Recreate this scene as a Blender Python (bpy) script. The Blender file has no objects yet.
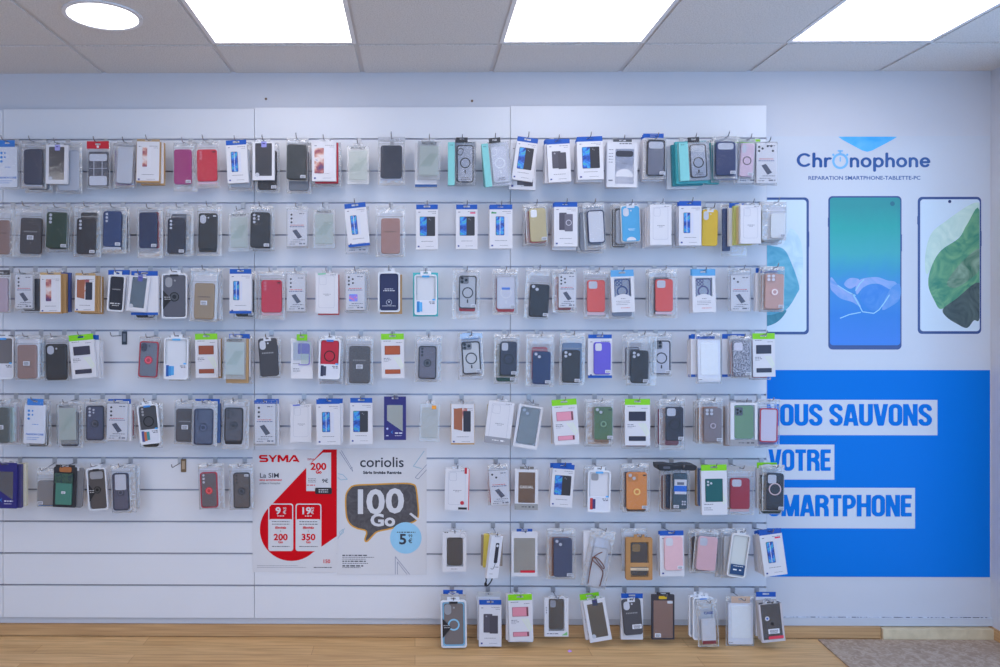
import bpy, math, random
from mathutils import Vector, Matrix
random.seed(7)
R = math.radians
S = bpy.context.scene
COL = S.collection

# ------------------------------------------------------------------ camera model (1000 x 667 frame)
F = 766.0; DIST = 3.6; CAMZ = 1.495; YAW = R(0.5)
VPX, VPY = 415.0, 319.5
PPX = VPX - F * math.tan(YAW)
def at(px, py, y=0.0):
    """point of the plane Y=y (panel front is 0, into the wall is +) seen at a pixel of the photograph"""
    a, b = (px - PPX) / F, (VPY - py) / F
    c, s = math.cos(YAW), math.sin(YAW)
    dx, dy = a * c - s, c + a * s
    t = (DIST + y) / dy
    return Vector((dx * t, y, CAMZ + b * t))

# ------------------------------------------------------------------ materials
def lin(c):
    c /= 255.0
    return c / 12.92 if c <= 0.04045 else ((c + 0.055) / 1.055) ** 2.4
def rgb(c, k=1.0): return (min(lin(c[0]) * k, .95), min(lin(c[1]) * k, .95), min(lin(c[2]) * k, .95), 1)
MATS = {}
def nt(name):
    m = bpy.data.materials.new(name); m.use_nodes = True
    return m, m.node_tree.nodes, m.node_tree.links, m.node_tree.nodes['Principled BSDF']
def pm(c, rough=.5, metal=0., spec=.4, k=1.0, var=.05, scale=60., coat=0.):
    """plain coloured surface with a slight procedural mottling"""
    key = (tuple(c), rough, metal, spec, k, var, scale, coat)
    if key in MATS: return MATS[key]
    m, n, l, b = nt('surface')
    col = rgb(c, k)
    tc = n.new('ShaderNodeTexCoord'); nz = n.new('ShaderNodeTexNoise'); nz.inputs['Scale'].default_value = scale
    l.new(tc.outputs['Object'], nz.inputs['Vector'])
    mx = n.new('ShaderNodeMix'); mx.data_type = 'RGBA'
    mx.inputs[6].default_value = tuple(v * (1 - var) for v in col[:3]) + (1,)
    mx.inputs[7].default_value = tuple(min(v * (1 + var), 1) for v in col[:3]) + (1,)
    l.new(nz.outputs['Fac'], mx.inputs[0]); l.new(mx.outputs[2], b.inputs['Base Color'])
    b.inputs['Roughness'].default_value = rough; b.inputs['Metallic'].default_value = metal
    b.inputs['Specular IOR Level'].default_value = spec; b.inputs['Coat Weight'].default_value = coat
    MATS[key] = m
    return m
def film(name, haze, gloss, rough, bump, scale, tint=(1, 1, 1), dist=.004, fk=1.):
    """clear plastic film: see-through, slightly milky, crinkled and glossy"""
    if name in MATS: return MATS[name]
    m, n, l, b = nt(name); n.remove(b)
    out = n['Material Output']
    tr = n.new('ShaderNodeBsdfTransparent'); tr.inputs[0].default_value = (.97, .975, .985, 1)
    df = n.new('ShaderNodeBsdfDiffuse'); df.inputs[0].default_value = (.86 * tint[0], .88 * tint[1], .93 * tint[2], 1)
    gl = n.new('ShaderNodeBsdfGlossy'); gl.inputs['Roughness'].default_value = rough
    tc = n.new('ShaderNodeTexCoord'); nz = n.new('ShaderNodeTexNoise')
    nz.inputs['Scale'].default_value = scale; nz.inputs['Detail'].default_value = 3; nz.inputs['Distortion'].default_value = 1.2
    l.new(tc.outputs['Object'], nz.inputs['Vector'])
    bp = n.new('ShaderNodeBump'); bp.inputs['Strength'].default_value = bump; bp.inputs['Distance'].default_value = dist
    l.new(nz.outputs['Fac'], bp.inputs['Height']); l.new(bp.outputs[0], gl.inputs['Normal'])
    m1 = n.new('ShaderNodeMixShader'); m1.inputs[0].default_value = haze
    l.new(tr.outputs[0], m1.inputs[1]); l.new(df.outputs[0], m1.inputs[2])
    lw = n.new('ShaderNodeFresnel'); lw.inputs['IOR'].default_value = 1.45; l.new(bp.outputs[0], lw.inputs['Normal'])
    ma = n.new('ShaderNodeMath'); ma.operation = 'MULTIPLY_ADD'; ma.inputs[1].default_value = fk; ma.inputs[2].default_value = gloss
    l.new(lw.outputs[0], ma.inputs[0])
    m2 = n.new('ShaderNodeMixShader'); l.new(ma.outputs[0], m2.inputs[0])
    l.new(m1.outputs[0], m2.inputs[1]); l.new(gl.outputs[0], m2.inputs[2]); l.new(m2.outputs[0], out.inputs[0])
    MATS[name] = m
    return m
BAG = lambda: film('bag_film', .015, .006, .12, .5, 40, fk=.4)
RIM = lambda: film('bag_rim_film', .15, .10, .16, .35, 40, (1.05, 1.06, 1.06), dist=.004, fk=.5)
SEAL = lambda: film('heat_seal_film', .55, .04, .25, .3, 60, (1.06, 1.07, 1.06))
PANE = lambda: film('window_film', .02, .01, .08, .2, 25)
CLEARBOX = lambda: film('clear_box_film', .16, .03, .12, .3, 22, (.98, 1, .98))
def ramp_mat(name, stops, scale, rough=.35, distort=1.5, detail=3, grad=None, mapping=None):
    """printed picture: noise (optionally along a vertical gradient) through a colour ramp"""
    if name in MATS: return MATS[name]
    m, n, l, b = nt(name)
    tc = n.new('ShaderNodeTexCoord'); nz = n.new('ShaderNodeTexNoise')
    nz.inputs['Scale'].default_value = scale; nz.inputs['Detail'].default_value = detail; nz.inputs['Distortion'].default_value = distort
    l.new(tc.outputs['Object' if grad is None else 'Generated'], nz.inputs['Vector'])
    fac = nz.outputs['Fac']
    if grad is not None:
        sp = n.new('ShaderNodeSeparateXYZ'); l.new(tc.outputs['Generated'], sp.inputs[0])
        mm = n.new('ShaderNodeMath'); mm.operation = 'MULTIPLY_ADD'; mm.inputs[1].default_value = grad
        l.new(nz.outputs['Fac'], mm.inputs[0]); l.new(sp.outputs['Z'], mm.inputs[2])
        m2 = n.new('ShaderNodeMath'); m2.operation = 'SUBTRACT'; m2.inputs[1].default_value = grad / 2
        l.new(mm.outputs[0], m2.inputs[0]); fac = m2.outputs[0]
    cr = n.new('ShaderNodeValToRGB')
    while len(cr.color_ramp.elements) < len(stops): cr.color_ramp.elements.new(.5)
    for e, (p, c) in zip(cr.color_ramp.elements, stops): e.position = p; e.color = rgb(c, 1.1)
    l.new(fac, cr.inputs[0]); l.new(cr.outputs[0], b.inputs['Base Color'])
    b.inputs['Roughness'].default_value = rough
    MATS[name] = m
    return m
WHITE = (213, 214, 223); BLUE = (20, 84, 178); GREEN = (128, 205, 25); KRAFT = (182, 146, 102); TEAL = (128, 200, 204)
INK = (70, 74, 92); DARK = (62, 62, 70); CHROME = (150, 152, 160)
KW = 1.0
def white(): return pm(WHITE, .45, k=KW, var=.015)
def ink(): return pm((110, 114, 132), .6)
def screen(): return ramp_mat('screen_picture', [(.30, (25, 30, 90)), (.45, (40, 90, 190)), (.55, (60, 150, 215)), (.66, (60, 160, 140)), (.78, (70, 60, 160))], 26)
def colourpic(): return ramp_mat('colour_picture', [(.30, (60, 60, 110)), (.42, (150, 80, 90)), (.5, (190, 140, 130)), (.6, (214, 204, 206)), (.75, (90, 110, 160))], 20, .35, .5)
def glitter(): return ramp_mat('glitter', [(.36, (30, 30, 42)), (.47, (75, 75, 92)), (.56, (220, 220, 235)), (.66, (50, 50, 64))], 170, .25, 0, 2)
def felt(): return ramp_mat('felt', [(.3, (66, 66, 72)), (.7, (108, 108, 114))], 260, .9, 0, 3)
def camo(): return ramp_mat('green_print', [(.35, (30, 50, 45)), (.5, (60, 90, 75)), (.65, (35, 55, 70))], 40)

# ------------------------------------------------------------------ mesh building
class M:
    def __init__(s): s.v = []; s.f = []; s.smooth = False
    def add(s, vs, fs):
        b = len(s.v); s.v += [tuple(p) for p in vs]; s.f += [tuple(i + b for i in f) for f in fs]; return s
    def box(s, x0, x1, y0, y1, z0, z1):
        return s.add([(x0, y0, z0), (x1, y0, z0), (x1, y1, z0), (x0, y1, z0), (x0, y0, z1), (x1, y0, z1), (x1, y1, z1), (x0, y1, z1)],
                     [(0, 3, 2, 1), (4, 5, 6, 7), (0, 1, 5, 4), (1, 2, 6, 5), (2, 3, 7, 6), (3, 0, 4, 7)])
    def prism(s, o, yb, yf, bev=0.):
        """outline o [(x,z)] counter-clockwise seen from the front, from back yb to front yf (yf < yb)"""
        n = len(o); rings = [[(x, yb, z) for x, z in o]]
        if bev:
            cx = sum(p[0] for p in o) / n; cz = sum(p[1] for p in o) / n
            hw = max(abs(p[0] - cx) for p in o); hh = max(abs(p[1] - cz) for p in o)
            for a, d in ((0., bev), (.35 * bev, .35 * bev), (bev, 0.)):
                kx, kz = 1 - a / hw, 1 - a / hh
                rings.append([(cx + (x - cx) * kx, yf + d, cz + (z - cz) * kz) for x, z in o])
        else: rings.append([(x, yf, z) for x, z in o])
        vs = [p for r in rings for p in r]; fs = [tuple(range(n))[::-1], tuple(range((len(rings) - 1) * n, len(rings) * n))]
        for k in range(len(rings) - 1):
            for i in range(n):
                j = (i + 1) % n; fs.append((k * n + i, k * n + j, (k + 1) * n + j, (k + 1) * n + i))
        return s.add(vs, fs)
    def ring(s, o, q, yb, yf):
        """frame between outline o and hole q (same point count)"""
        n = len(o)
        vs = [(x, yb, z) for x, z in o] + [(x, yf, z) for x, z in o] + [(x, yb, z) for x, z in q] + [(x, yf, z) for x, z in q]
        fs = []
        for i in range(n):
            j = (i + 1) % n
            fs += [(i, j, n + j, n + i), (n + i, n + j, 3 * n + j, 3 * n + i), (2 * n + j, 2 * n + i, 3 * n + i, 3 * n + j), (j, i, 2 * n + i, 2 * n + j)]
        return s.add(vs, fs)
    def tube(s, pts, r, n=8):
        pts = [Vector(p) for p in pts]; vs = []; fs = []
        for i, p in enumerate(pts):
            t = (pts[min(i + 1, len(pts) - 1)] - pts[max(i - 1, 0)]).normalized()
            a = t.orthogonal().normalized() if i == 0 else (a - t * a.dot(t)).normalized()
            b = t.cross(a)
            for k in range(n):
                w = 2 * math.pi * k / n; vs.append(p + (a * math.cos(w) + b * math.sin(w)) * r)
        for i in range(len(pts) - 1):
            for k in range(n):
                q = (k + 1) % n; fs.append((i * n + k, i * n + q, (i + 1) * n + q, (i + 1) * n + k))
        fs += [tuple(range(n))[::-1], tuple(range((len(pts) - 1) * n, len(pts) * n))]
        return s.add(vs, fs)
    def obj(s, name, mat, parent=None, loc=(0, 0, 0)):
        me = bpy.data.meshes.new(name); me.from_pydata(s.v, [], s.f); me.update()
        if s.smooth: me.polygons.foreach_set('use_smooth', [True] * len(me.polygons))
        me.materials.append(mat)
        o = bpy.data.objects.new(name, me); COL.objects.link(o); o.location = loc
        if parent: o.parent = parent
        return o
def flow(pts): return pts if sum(a[0] * b[1] - b[0] * a[1] for a, b in zip(pts, pts[1:] + pts[:1])) > 0 else pts[::-1]
def closed(pts, n=5):
    out = []
    for k in range(len(pts)):
        p0, p1, p2, p3 = [pts[(k + d) % len(pts)] for d in (-1, 0, 1, 2)]
        for s in [i / n for i in range(n)]:
            out.append(tuple(.5 * (2 * p1[i] + (p2[i] - p0[i]) * s + (2 * p0[i] - 5 * p1[i] + 4 * p2[i] - p3[i]) * s * s + (3 * p1[i] - p0[i] - 3 * p2[i] + p3[i]) * s ** 3) for i in (0, 1)))
    return out
def rr(x0, x1, z0, z1, r=.008, n=5):
    """rounded rectangle outline, counter-clockwise seen from -Y (x right, z up)"""
    r = min(r, (x1 - x0) / 2.01, (z1 - z0) / 2.01); o = []
    for cx, cz, a in ((x1 - r, z0 + r, -90), (x1 - r, z1 - r, 0), (x0 + r, z1 - r, 90), (x0 + r, z0 + r, 180)):
        for k in range(n + 1):
            w = R(a + 90 * k / n); o.append((cx + r * math.cos(w), cz + r * math.sin(w)))
    return o
def rect(x0, x1, z0, z1): return [(x0, z0), (x1, z0), (x1, z1), (x0, z1)]
def circ(cx, cz, r, n=20): return [(cx + r * math.cos(2 * math.pi * k / n), cz + r * math.sin(2 * math.pi * k / n)) for k in range(n)]
def thing(name, label, cat, loc, group=None, tilt=0., yaw=0., lean=0.):
    o = bpy.data.objects.new(name, None); COL.objects.link(o); o.empty_display_size = .02
    o.location = loc; o.rotation_euler = (lean, tilt, yaw)
    tag(o, label, cat, group); return o
def tag(o, label, cat, group=None):
    o['label'] = label; o['category'] = cat
    if group: o['group'] = group
    return o
def struct(o): o['kind'] = 'structure'; return o

# ------------------------------------------------------------------ lettering
def font_mesh(text, size, mat, name, parent, loc, bold=0., sx=1., align='CENTER', ext=.0006, shear=0.):
    c = bpy.data.curves.new('lettering', 'FONT'); c.body = text; c.size = size; c.offset = bold; c.extrude = ext
    c.align_x = align; c.resolution_u = 3; c.shear = shear
    t = bpy.data.objects.new('lettering', c); COL.objects.link(t)
    bpy.context.view_layer.update()
    me = bpy.data.meshes.new_from_object(t.evaluated_get(bpy.context.evaluated_depsgraph_get()))
    bpy.data.objects.remove(t); bpy.data.curves.remove(c)
    me.transform(Matrix.Rotation(R(90), 4, 'X') @ Matrix.Scale(sx, 4, (1, 0, 0)))
    me.name = name; me.materials.clear(); me.materials.append(mat)
    o = bpy.data.objects.new(name, me); COL.objects.link(o); o.location = loc
    if parent: o.parent = parent
    return o
def arc(cx, cy, rx, ry, a0, a1, n=10): return [(cx + rx * math.cos(R(a0 + (a1 - a0) * k / n)), cy + ry * math.sin(R(a0 + (a1 - a0) * k / n))) for k in range(n + 1)]
# stroke letters: width, centre lines in a box of height 1
HEAVY = {
 'O': (.5, [arc(.25, .75, .17, .17, 180, 0) + arc(.25, .25, .17, .17, 0, -180) + [(.08, .75)]]),
 'U': (.5, [[(.08, 1.08)] + arc(.25, .25, .17, .17, 180, 360) + [(.42, 1.08)]]),
 'S': (.49, [arc(.245, .75, .165, .17, -10, 180) + [(.08, .70), (.13, .6), (.35, .42), (.41, .32)] + arc(.245, .25, .165, .17, 0, -190)]),
 'A': (.54, [[(.07, -.08), (.22, .92), (.32, .92), (.47, -.08)], [(.16, .26), (.38, .26)]]),
 'V': (.52, [[(.07, 1.08), (.22, .08), (.30, .08), (.45, 1.08)]]),
 'N': (.53, [[(.08, -.08), (.08, 1.08)], [(.45, -.08), (.45, 1.08)], [(.10, 1.0), (.43, 0.0)]]),
 'T': (.45, [[(.225, -.08), (.225, .92)], [(0.0, .92), (.45, .92)]]),
 'R': (.52, [[(.08, -.08), (.08, .92), (.26, .92)] + arc(.26, .72, .17, .2, 90, -90, 8) + [(.08, .52)], [(.28, .5), (.40, .42), (.43, .3), (.43, -.08)]]),
 'E': (.41, [[(.42, .92), (.08, .92), (.08, .08), (.42, .08)], [(.08, .52), (.38, .52)]]),
 'M': (.68, [[(.08, -.08), (.08, 1.08)], [(.60, -.08), (.60, 1.08)], [(.12, 1.05), (.34, .02), (.56, 1.05)]]),
 'P': (.50, [[(.08, -.08), (.08, .92), (.25, .92)] + arc(.25, .68, .17, .24, 90, -90, 8) + [(.08, .44)]]),
 'H': (.53, [[(.08, -.08), (.08, 1.08)], [(.45, -.08), (.45, 1.08)], [(.08, .52), (.45, .52)]]),
 ' ': (.2, []),
}
ROUND = {
 'C': (.72, [arc(.38, .5, .36, .44, 48, 312, 14)]),
 'h': (.55, [[(.08, .02), (.08, .98)], arc(.28, .38, .2, .24, 180, 0, 8) + [(.48, .02)]]),
 'r': (.38, [[(.08, .02), (.08, .62)], arc(.30, .36, .22, .26, 180, 75, 6)]),
 'n': (.55, [[(.08, .02), (.08, .62)], arc(.28, .38, .2, .24, 180, 0, 8) + [(.48, .02)]]),
 'o': (.62, [arc(.31, .32, .25, .3, 0, 360, 18)]),
 'p': (.62, [[(.08, -.3), (.08, .62)], arc(.32, .32, .24, .3, 0, 360, 18)]),
 'e': (.60, [[(.08, .33), (.52, .33)] + arc(.31, .32, .24, .3, 5, 318, 16)]),
}
WIDE = {
 'S': (1.0, [[(.95, .9), (.2, .9), (.08, .8), (.08, .62), (.2, .52), (.8, .5), (.93, .4), (.93, .2), (.8, .1), (.02, .1)]]),
 'Y': (1.0, [[(.06, 1.06), (.45, .45), (.52, .45), (.92, 1.06)], [(.48, .45), (.48, -.06)]]),
 'M': (1.2, [[(.08, -.06), (.08, .92), (.16, .92), (.58, .25), (.64, .25), (1.04, .92), (1.12, .92), (1.12, -.06)]]),
 'A': (1.2, [[(.02, -.06), (.6, .92), (.68, .92), (1.18, -.06)], [(.5, .22), (.95, .22)]]),
}
def strokes(text, font, h, thick, kx, gap, mat, name, parent, x, y, z, caps='butt', width=None, shear=0., clip=True):
    """stroke lettering: every stroke a thin slab; width fits the whole word"""
    total = sum(font[c][0] for c in text) + gap * (len(text) - 1); cnt = [0]
    def yf():
        cnt[0] += 1; return y - .0006 - .00003 * (cnt[0] % 40)
    if width: kx = width / (total * h)
    m = M(); pen = 0.
    for c in text:
        w, lines = font[c]
        for ln in lines:
            pts = [(px + pen, pz) for px, pz in ln]
            for i in range(len(pts) - 1):
                (ax, az), (bx, bz) = pts[i], pts[i + 1]
                dx, dz = bx - ax, bz - az; L = math.hypot(dx, dz)
                if L < 1e-6: continue
                nx, nz = -dz / L * thick / 2, dx / L * thick / 2
                q = [(ax + nx, az + nz), (ax - nx, az - nz), (bx - nx, bz - nz), (bx + nx, bz + nz)]
                if clip: q = [(u, min(max(v, 0 if font is not ROUND else -9), 1 if font is not ROUND else 9)) for u, v in q]
                q = [(x + (u + shear * v) * kx * h, z + v * h) for u, v in q]
                m.prism(flow(q), y, yf())
            for i, (ax, az) in enumerate(pts):
                if caps == 'butt' and i in (0, len(pts) - 1): continue
                o = [(u, v) for u, v in circ(ax, az, thick / 2, 12)]
                if clip and font is not ROUND: o = [(u, min(max(v, 0), 1)) for u, v in o]
                m.prism([(x + (u + shear * v) * kx * h, z + v * h) for u, v in o], y, yf())
        pen += w + gap
    return m.obj(name, mat, parent)
LAMP_ST, SKY_ST, EXPO = 4.3, 1.95, 0.05
# ------------------------------------------------------------------ the room
WALL_Y = .024; FRONT_Y = -5.2
CEIL = at(415, 71, WALL_Y).z; XR = at(991, 300, WALL_Y).x; XL = -4.3
wallm = pm((204, 206, 216), .75, k=1.0, var=.02, scale=9)
struct(M().box(XL, XR + .1, WALL_Y, WALL_Y + .1, 0, CEIL).obj('wall_back', wallm))
# right wall: a pier beside the poster, then a wide glazed shop window out of the frame (an opening to the daylight)
m = M(); m.box(XR, XR + .1, -.4, WALL_Y, 0, CEIL); m.box(XR, XR + .1, FRONT_Y, -4.7, 0, CEIL); m.box(XR, XR + .1, -4.7, -.4, 2.45, CEIL); m.box(XR, XR + .1, -4.7, -.4, 0, .06)
struct(m.obj('wall_right', wallm))
struct(M().box(XL - .1, XL, FRONT_Y, WALL_Y, 0, CEIL).obj('wall_left', wallm))
# shopfront behind the camera: piers and lintel around a wide opening
m = M(); m.box(XL, -3.4, FRONT_Y - .1, FRONT_Y, 0, CEIL); m.box(XR - .4, XR, FRONT_Y - .1, FRONT_Y, 0, CEIL); m.box(-3.4, XR - .4, FRONT_Y - .1, FRONT_Y, 2.4, CEIL)
struct(m.obj('wall_front', wallm))
# laminate floor
fm, n, l, b = nt('oak_laminate')
tc = n.new('ShaderNodeTexCoord'); br = n.new('ShaderNodeTexBrick'); br.inputs['Scale'].default_value = 1
br.inputs['Brick Width'].default_value = 1.25; br.inputs['Row Height'].default_value = .095; br.inputs['Mortar Size'].default_value = .0008; br.offset = .37
br.inputs['Color1'].default_value = rgb((224, 188, 140)); br.inputs['Color2'].default_value = rgb((206, 166, 116)); br.inputs['Mortar'].default_value = rgb((150, 112, 75))
mp = n.new('ShaderNodeMapping'); mp.inputs['Scale'].default_value = (2.2, 38, 1); nz = n.new('ShaderNodeTexNoise'); nz.inputs['Scale'].default_value = 1.6; nz.inputs['Detail'].default_value = 5; nz.inputs['Distortion'].default_value = .8
l.new(tc.outputs['Object'], br.inputs['Vector']); l.new(tc.outputs['Object'], mp.inputs[0]); l.new(mp.outputs[0], nz.inputs['Vector'])
cr = n.new('ShaderNodeValToRGB'); cr.color_ramp.elements[0].position = .3; cr.color_ramp.elements[0].color = (.72, .68, .64, 1); cr.color_ramp.elements[1].position = .62; cr.color_ramp.elements[1].color = (1, 1, 1, 1)
mx = n.new('ShaderNodeMix'); mx.data_type = 'RGBA'; mx.blend_type = 'MULTIPLY'; mx.inputs[0].default_value = 1
l.new(nz.outputs['Fac'], cr.inputs[0]); l.new(br.outputs['Color'], mx.inputs[6]); l.new(cr.outputs[0], mx.inputs[7]); l.new(mx.outputs[2], b.inputs['Base Color'])
b.inputs['Roughness'].default_value = .5; b.inputs['Specular IOR Level'].default_value = .3
struct(M().box(XL, XR, FRONT_Y, WALL_Y, -.05, 0).obj('floor', fm))
# oak skirting in two lengths, white plinth strip over it
om, n, l, b = nt('oak_skirting')
tc = n.new('ShaderNodeTexCoord'); mp = n.new('ShaderNodeMapping'); mp.inputs['Scale'].default_value = (1.5, 1, 60); nz = n.new('ShaderNodeTexNoise'); nz.inputs['Scale'].default_value = 2; nz.inputs['Detail'].default_value = 6
cr = n.new('ShaderNodeValToRGB'); cr.color_ramp.elements[0].position = .3; cr.color_ramp.elements[0].color = rgb((176, 136, 94)); cr.color_ramp.elements[1].position = .7; cr.color_ramp.elements[1].color = rgb((206, 166, 120))
l.new(tc.outputs['Object'], mp.inputs[0]); l.new(mp.outputs[0], nz.inputs['Vector']); l.new(nz.outputs['Fac'], cr.inputs[0]); l.new(cr.outputs[0], b.inputs['Base Color']); b.inputs['Roughness'].default_value = .5
xs = at(881, 635).x
pale_oak = ramp_mat('pale_oak', [(.3, (196, 180, 150)), (.7, (214, 198, 168))], 18, .5, .5)
struct(M().box(at(770, 600, WALL_Y).x, XR, .0205, WALL_Y, .0925, .0955).obj('trim_2', ramp_mat('old_caulk', [(.42, (84, 86, 100)), (.52, (176, 180, 196)), (.62, (200, 204, 214))], 26, .8, 2)))
struct(M().box(XL, xs, -.001, WALL_Y, .0045, .0565).box(XL, xs, .006, WALL_Y, .0002, .0045).obj('baseboard_back', om))
struct(M().box(xs + .003, XR - .014, -.013, WALL_Y, .0005, .052).obj('baseboard_back.001', pale_oak))
struct(M().box(XR - .014, XR, FRONT_Y, WALL_Y, .0005, .054).obj('baseboard_right', om))
struct(M().box(XL, XR, .012, WALL_Y, .058, .093).obj('trim_1', pm((198, 202, 212), .6, var=.03, scale=14)))
# suspended ceiling: tiles (gaps show the grid), grid behind
GX = [at(105 + 128.67 * k, 71, WALL_Y).x for k in range(-8, 9)]
GY = [WALL_Y] + [-.345 - .605 * k for k in range(0, 10)]
tm, n, l, b = nt('ceiling_tile')
tc = n.new('ShaderNodeTexCoord'); nz = n.new('ShaderNodeTexNoise'); nz.inputs['Scale'].default_value = 190; nz.inputs['Detail'].default_value = 3
cr = n.new('ShaderNodeValToRGB'); cr.color_ramp.elements[0].position = .33; cr.color_ramp.elements[0].color = rgb((200, 198, 199)); cr.color_ramp.elements[1].position = .55; cr.color_ramp.elements[1].color = rgb((222, 220, 221))
l.new(tc.outputs['Object'], nz.inputs['Vector']); l.new(nz.outputs['Fac'], cr.inputs[0]); l.new(cr.outputs[0], b.inputs['Base Color']); b.inputs['Roughness'].default_value = .9
m = M()
LIT = {(9, 1), (11, 1), (13, 1)} | {(i, j) for i in (3, 5, 7, 9, 11, 13) for j in (3, 5, 7)}
for i in range(len(GX) - 1):
    for j in range(len(GY) - 1):
        x0, x1, y1, y0 = GX[i], GX[i + 1], GY[j], GY[j + 1]
        if x1 < XL + .03 or x0 > XR or y1 < FRONT_Y: continue
        if (i, j) in LIT: continue
        m.box(max(x0 + .011, XL), min(x1 - .011, XR), max(y0 + .011, FRONT_Y), y1 - (.011 if j else 0), CEIL - .007, CEIL)
m.box(XL, XR, FRONT_Y, WALL_Y, CEIL, CEIL + .04)
struct(m.obj('ceiling', tm))
m = M(); z = CEIL - .0015
for x in GX:
    if XL < x < XR: m.box(x - .0105, x + .0105, FRONT_Y, WALL_Y, z, CEIL + .001)
for y in GY[1:]:
    if y > FRONT_Y: m.box(XL, XR, y - .0105, y + .0105, z - .0004, CEIL + .001)
struct(m.obj('ceiling_grid', pm((205, 202, 204), .6, var=.02)))
def emit(name, col, st):
    m, n, l, b = nt(name); b.inputs['Base Color'].default_value = (.9, .9, .9, 1)
    b.inputs['Emission Color'].default_value = (*col, 1); b.inputs['Emission Strength'].default_value = st; return m
LAMP = emit('led_panel', (1, .935, .92), LAMP_ST)
pos = {(9, 1): 'square white LED ceiling light nearest the round downlight', (11, 1): 'square white LED ceiling light in the middle of the lit three', (13, 1): 'square white LED ceiling light above the shop name poster'}
for (i, j) in sorted(LIT):
    if GX[i] < XL or GX[i + 1] > XR + .05: continue
    cx, cy = (GX[i] + GX[i + 1]) / 2, (GY[j] + GY[j + 1]) / 2 - .008; h = (GX[1] - GX[0]) / 2 - .009
    t = thing('ceiling_light', pos.get((i, j), 'square LED ceiling light further back over the shop floor'), 'ceiling light', (cx, cy, CEIL), 'LED ceiling panels' )
    e = .017; f = M(); f.box(-h, h, -h, -h + e, -.006, -.001); f.box(-h, h, h - e, h, -.006, -.001); f.box(-h, -h + e, -h + e, h - e, -.006, -.001); f.box(h - e, h, -h + e, h - e, -.006, -.001)
    f.obj('light_frame', pm((232, 232, 236), .4), t)
    M().box(-h + e, h - e, -h + e, h - e, -.0045, -.001).obj('diffuser', LAMP, t)
p = None
d_ = F * (CEIL - CAMZ) / (VPY - 12.3); c_ = at(103, 12.3, d_ - DIST)
t = thing('downlight', 'round recessed LED downlight in a ceiling tile', 'ceiling light', (c_.x, c_.y, CEIL - .007))
def zdisc(r0, r1, z0, z1, n=48):
    m = M(); a = [2 * math.pi * k / n for k in range(n)]
    if r0:
        vs = [(r * math.cos(w), r * math.sin(w), z) for r, z in ((r0, z1), (r0, z0), (r1, z0), (r1, z1)) for w in a]
        fs = [(q * n + k, q * n + (k + 1) % n, ((q + 1) % 4) * n + (k + 1) % n, ((q + 1) % 4) * n + k) for q in range(4) for k in range(n)]
    else:
        vs = [(r1 * math.cos(w), r1 * math.sin(w), z) for z in (z0, z1) for w in a]
        fs = [tuple(range(n))[::-1], tuple(range(n, 2 * n))] + [(k, (k + 1) % n, n + (k + 1) % n, n + k) for k in range(n)]
    return m.add(vs, fs)
zdisc(.130, .146, -.007, -.0005).obj('trim_ring', pm((228, 228, 234), .4), t)
zdisc(0, .130, -.004, -.0005).obj('diffuser', emit('downlight_panel', (.96, .98, 1), LAMP_ST * .8), t)
for px, py, w in ((266, 99, 'near the ceiling above the slatted panels'), (472, 101, 'between the second and third slatted panel tops')):
    c = at(px, py, WALL_Y); t = thing('screw', 'tiny brown screw head in the wall ' + w, 'screw', (c.x, WALL_Y, c.z))
    s = M().prism(circ(0, 0, .006, 12), -.0005, -.003, .001).obj('screw_head', pm((120, 100, 84), .4, .6), t)
    M().box(-.004, .004, -.0034, -.003, -.0006, .0006).obj('mount_slot', pm((70, 60, 52)), t)

# ------------------------------------------------------------------ slatted wall panels
PITCH = .15006
SLOTZ = [at(415, 139).z - PITCH * k for k in range(15)]
PB = at(415, 618.5).z
panelm = pm((222, 225, 234), .38, k=1., var=.012, scale=3, spec=.45)
slotm = pm((150, 154, 170), .35, .7)
cuts = [-175, 3, 254.3, 510.3, 766.5]; tops = [110, 109, 107.3, 105.8]
names = ['white slatted wall panel at the outer end before the first joint', 'white slatted wall panel behind the folio and ring-stand cases, left of the red poster',
         'white slatted wall panel carrying the two SIM offer posters', 'white slatted wall panel beside the shop name poster']
for k in range(4):
    x0, x1 = at(cuts[k], 300).x + .0012, at(cuts[k + 1], 300).x - .0012
    zt = at((max(cuts[k], 0) + cuts[k + 1]) / 2, tops[k]).z
    t = thing('slatwall_panel', names[k], 'slatwall panel', (x0, 0, PB)); W = x1 - x0
    m = M(); edges = [zt - PB] + [e for z in SLOTZ for e in (z + .0042 - PB, z - .0042 - PB)] + [0.]
    for q in range(0, len(edges), 2): m.box(0, W, 0, .011, edges[q + 1], edges[q])
    m.box(0, W, .011, .0172, 0, zt - PB)
    m.obj('board', panelm, t)
    for z in SLOTZ: M().box(.001, W - .001, .0075, .0108, z - .0040 - PB, z + .0040 - PB).obj('slot_rail', slotm, t)
    if k == 3:
        M().box(W, W + .003, -.0005, .0172, 0, zt - PB).obj('edge_strip', pm((205, 208, 220), .4), t)

# ------------------------------------------------------------------ posters
def local(t, y):
    """pixel to local (x, z) of a thing standing in the plane Y=y"""
    def f(px, py):
        p = at(px, py, y); return p.x - t.location.x, p.z - t.location.z
    return f
def plate(name, mat, parent, pts, y, th=.0006):
    return M().prism(pts, y, y - th).obj(name, mat, parent)
def bars(name, mat, parent, lines, y):
    """rows of fine print too small to read: word-like dashes"""
    m = M()
    for x0, x1, z, h in lines:
        x = x0
        while x < x1:
            w = random.uniform(1.2, 4.) * h; m.box(x, min(x + w, x1), y - .0003, y, z - h / 2, z + h / 2); x += w + .8 * h
    return m.obj(name, mat, parent)
RED = pm((208, 0, 22), .5, k=1., var=.02, spec=.15); DK = pm((52, 56, 72), .5, var=.02); WH = pm((214, 215, 222), .4, k=KW, var=.01)

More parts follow.
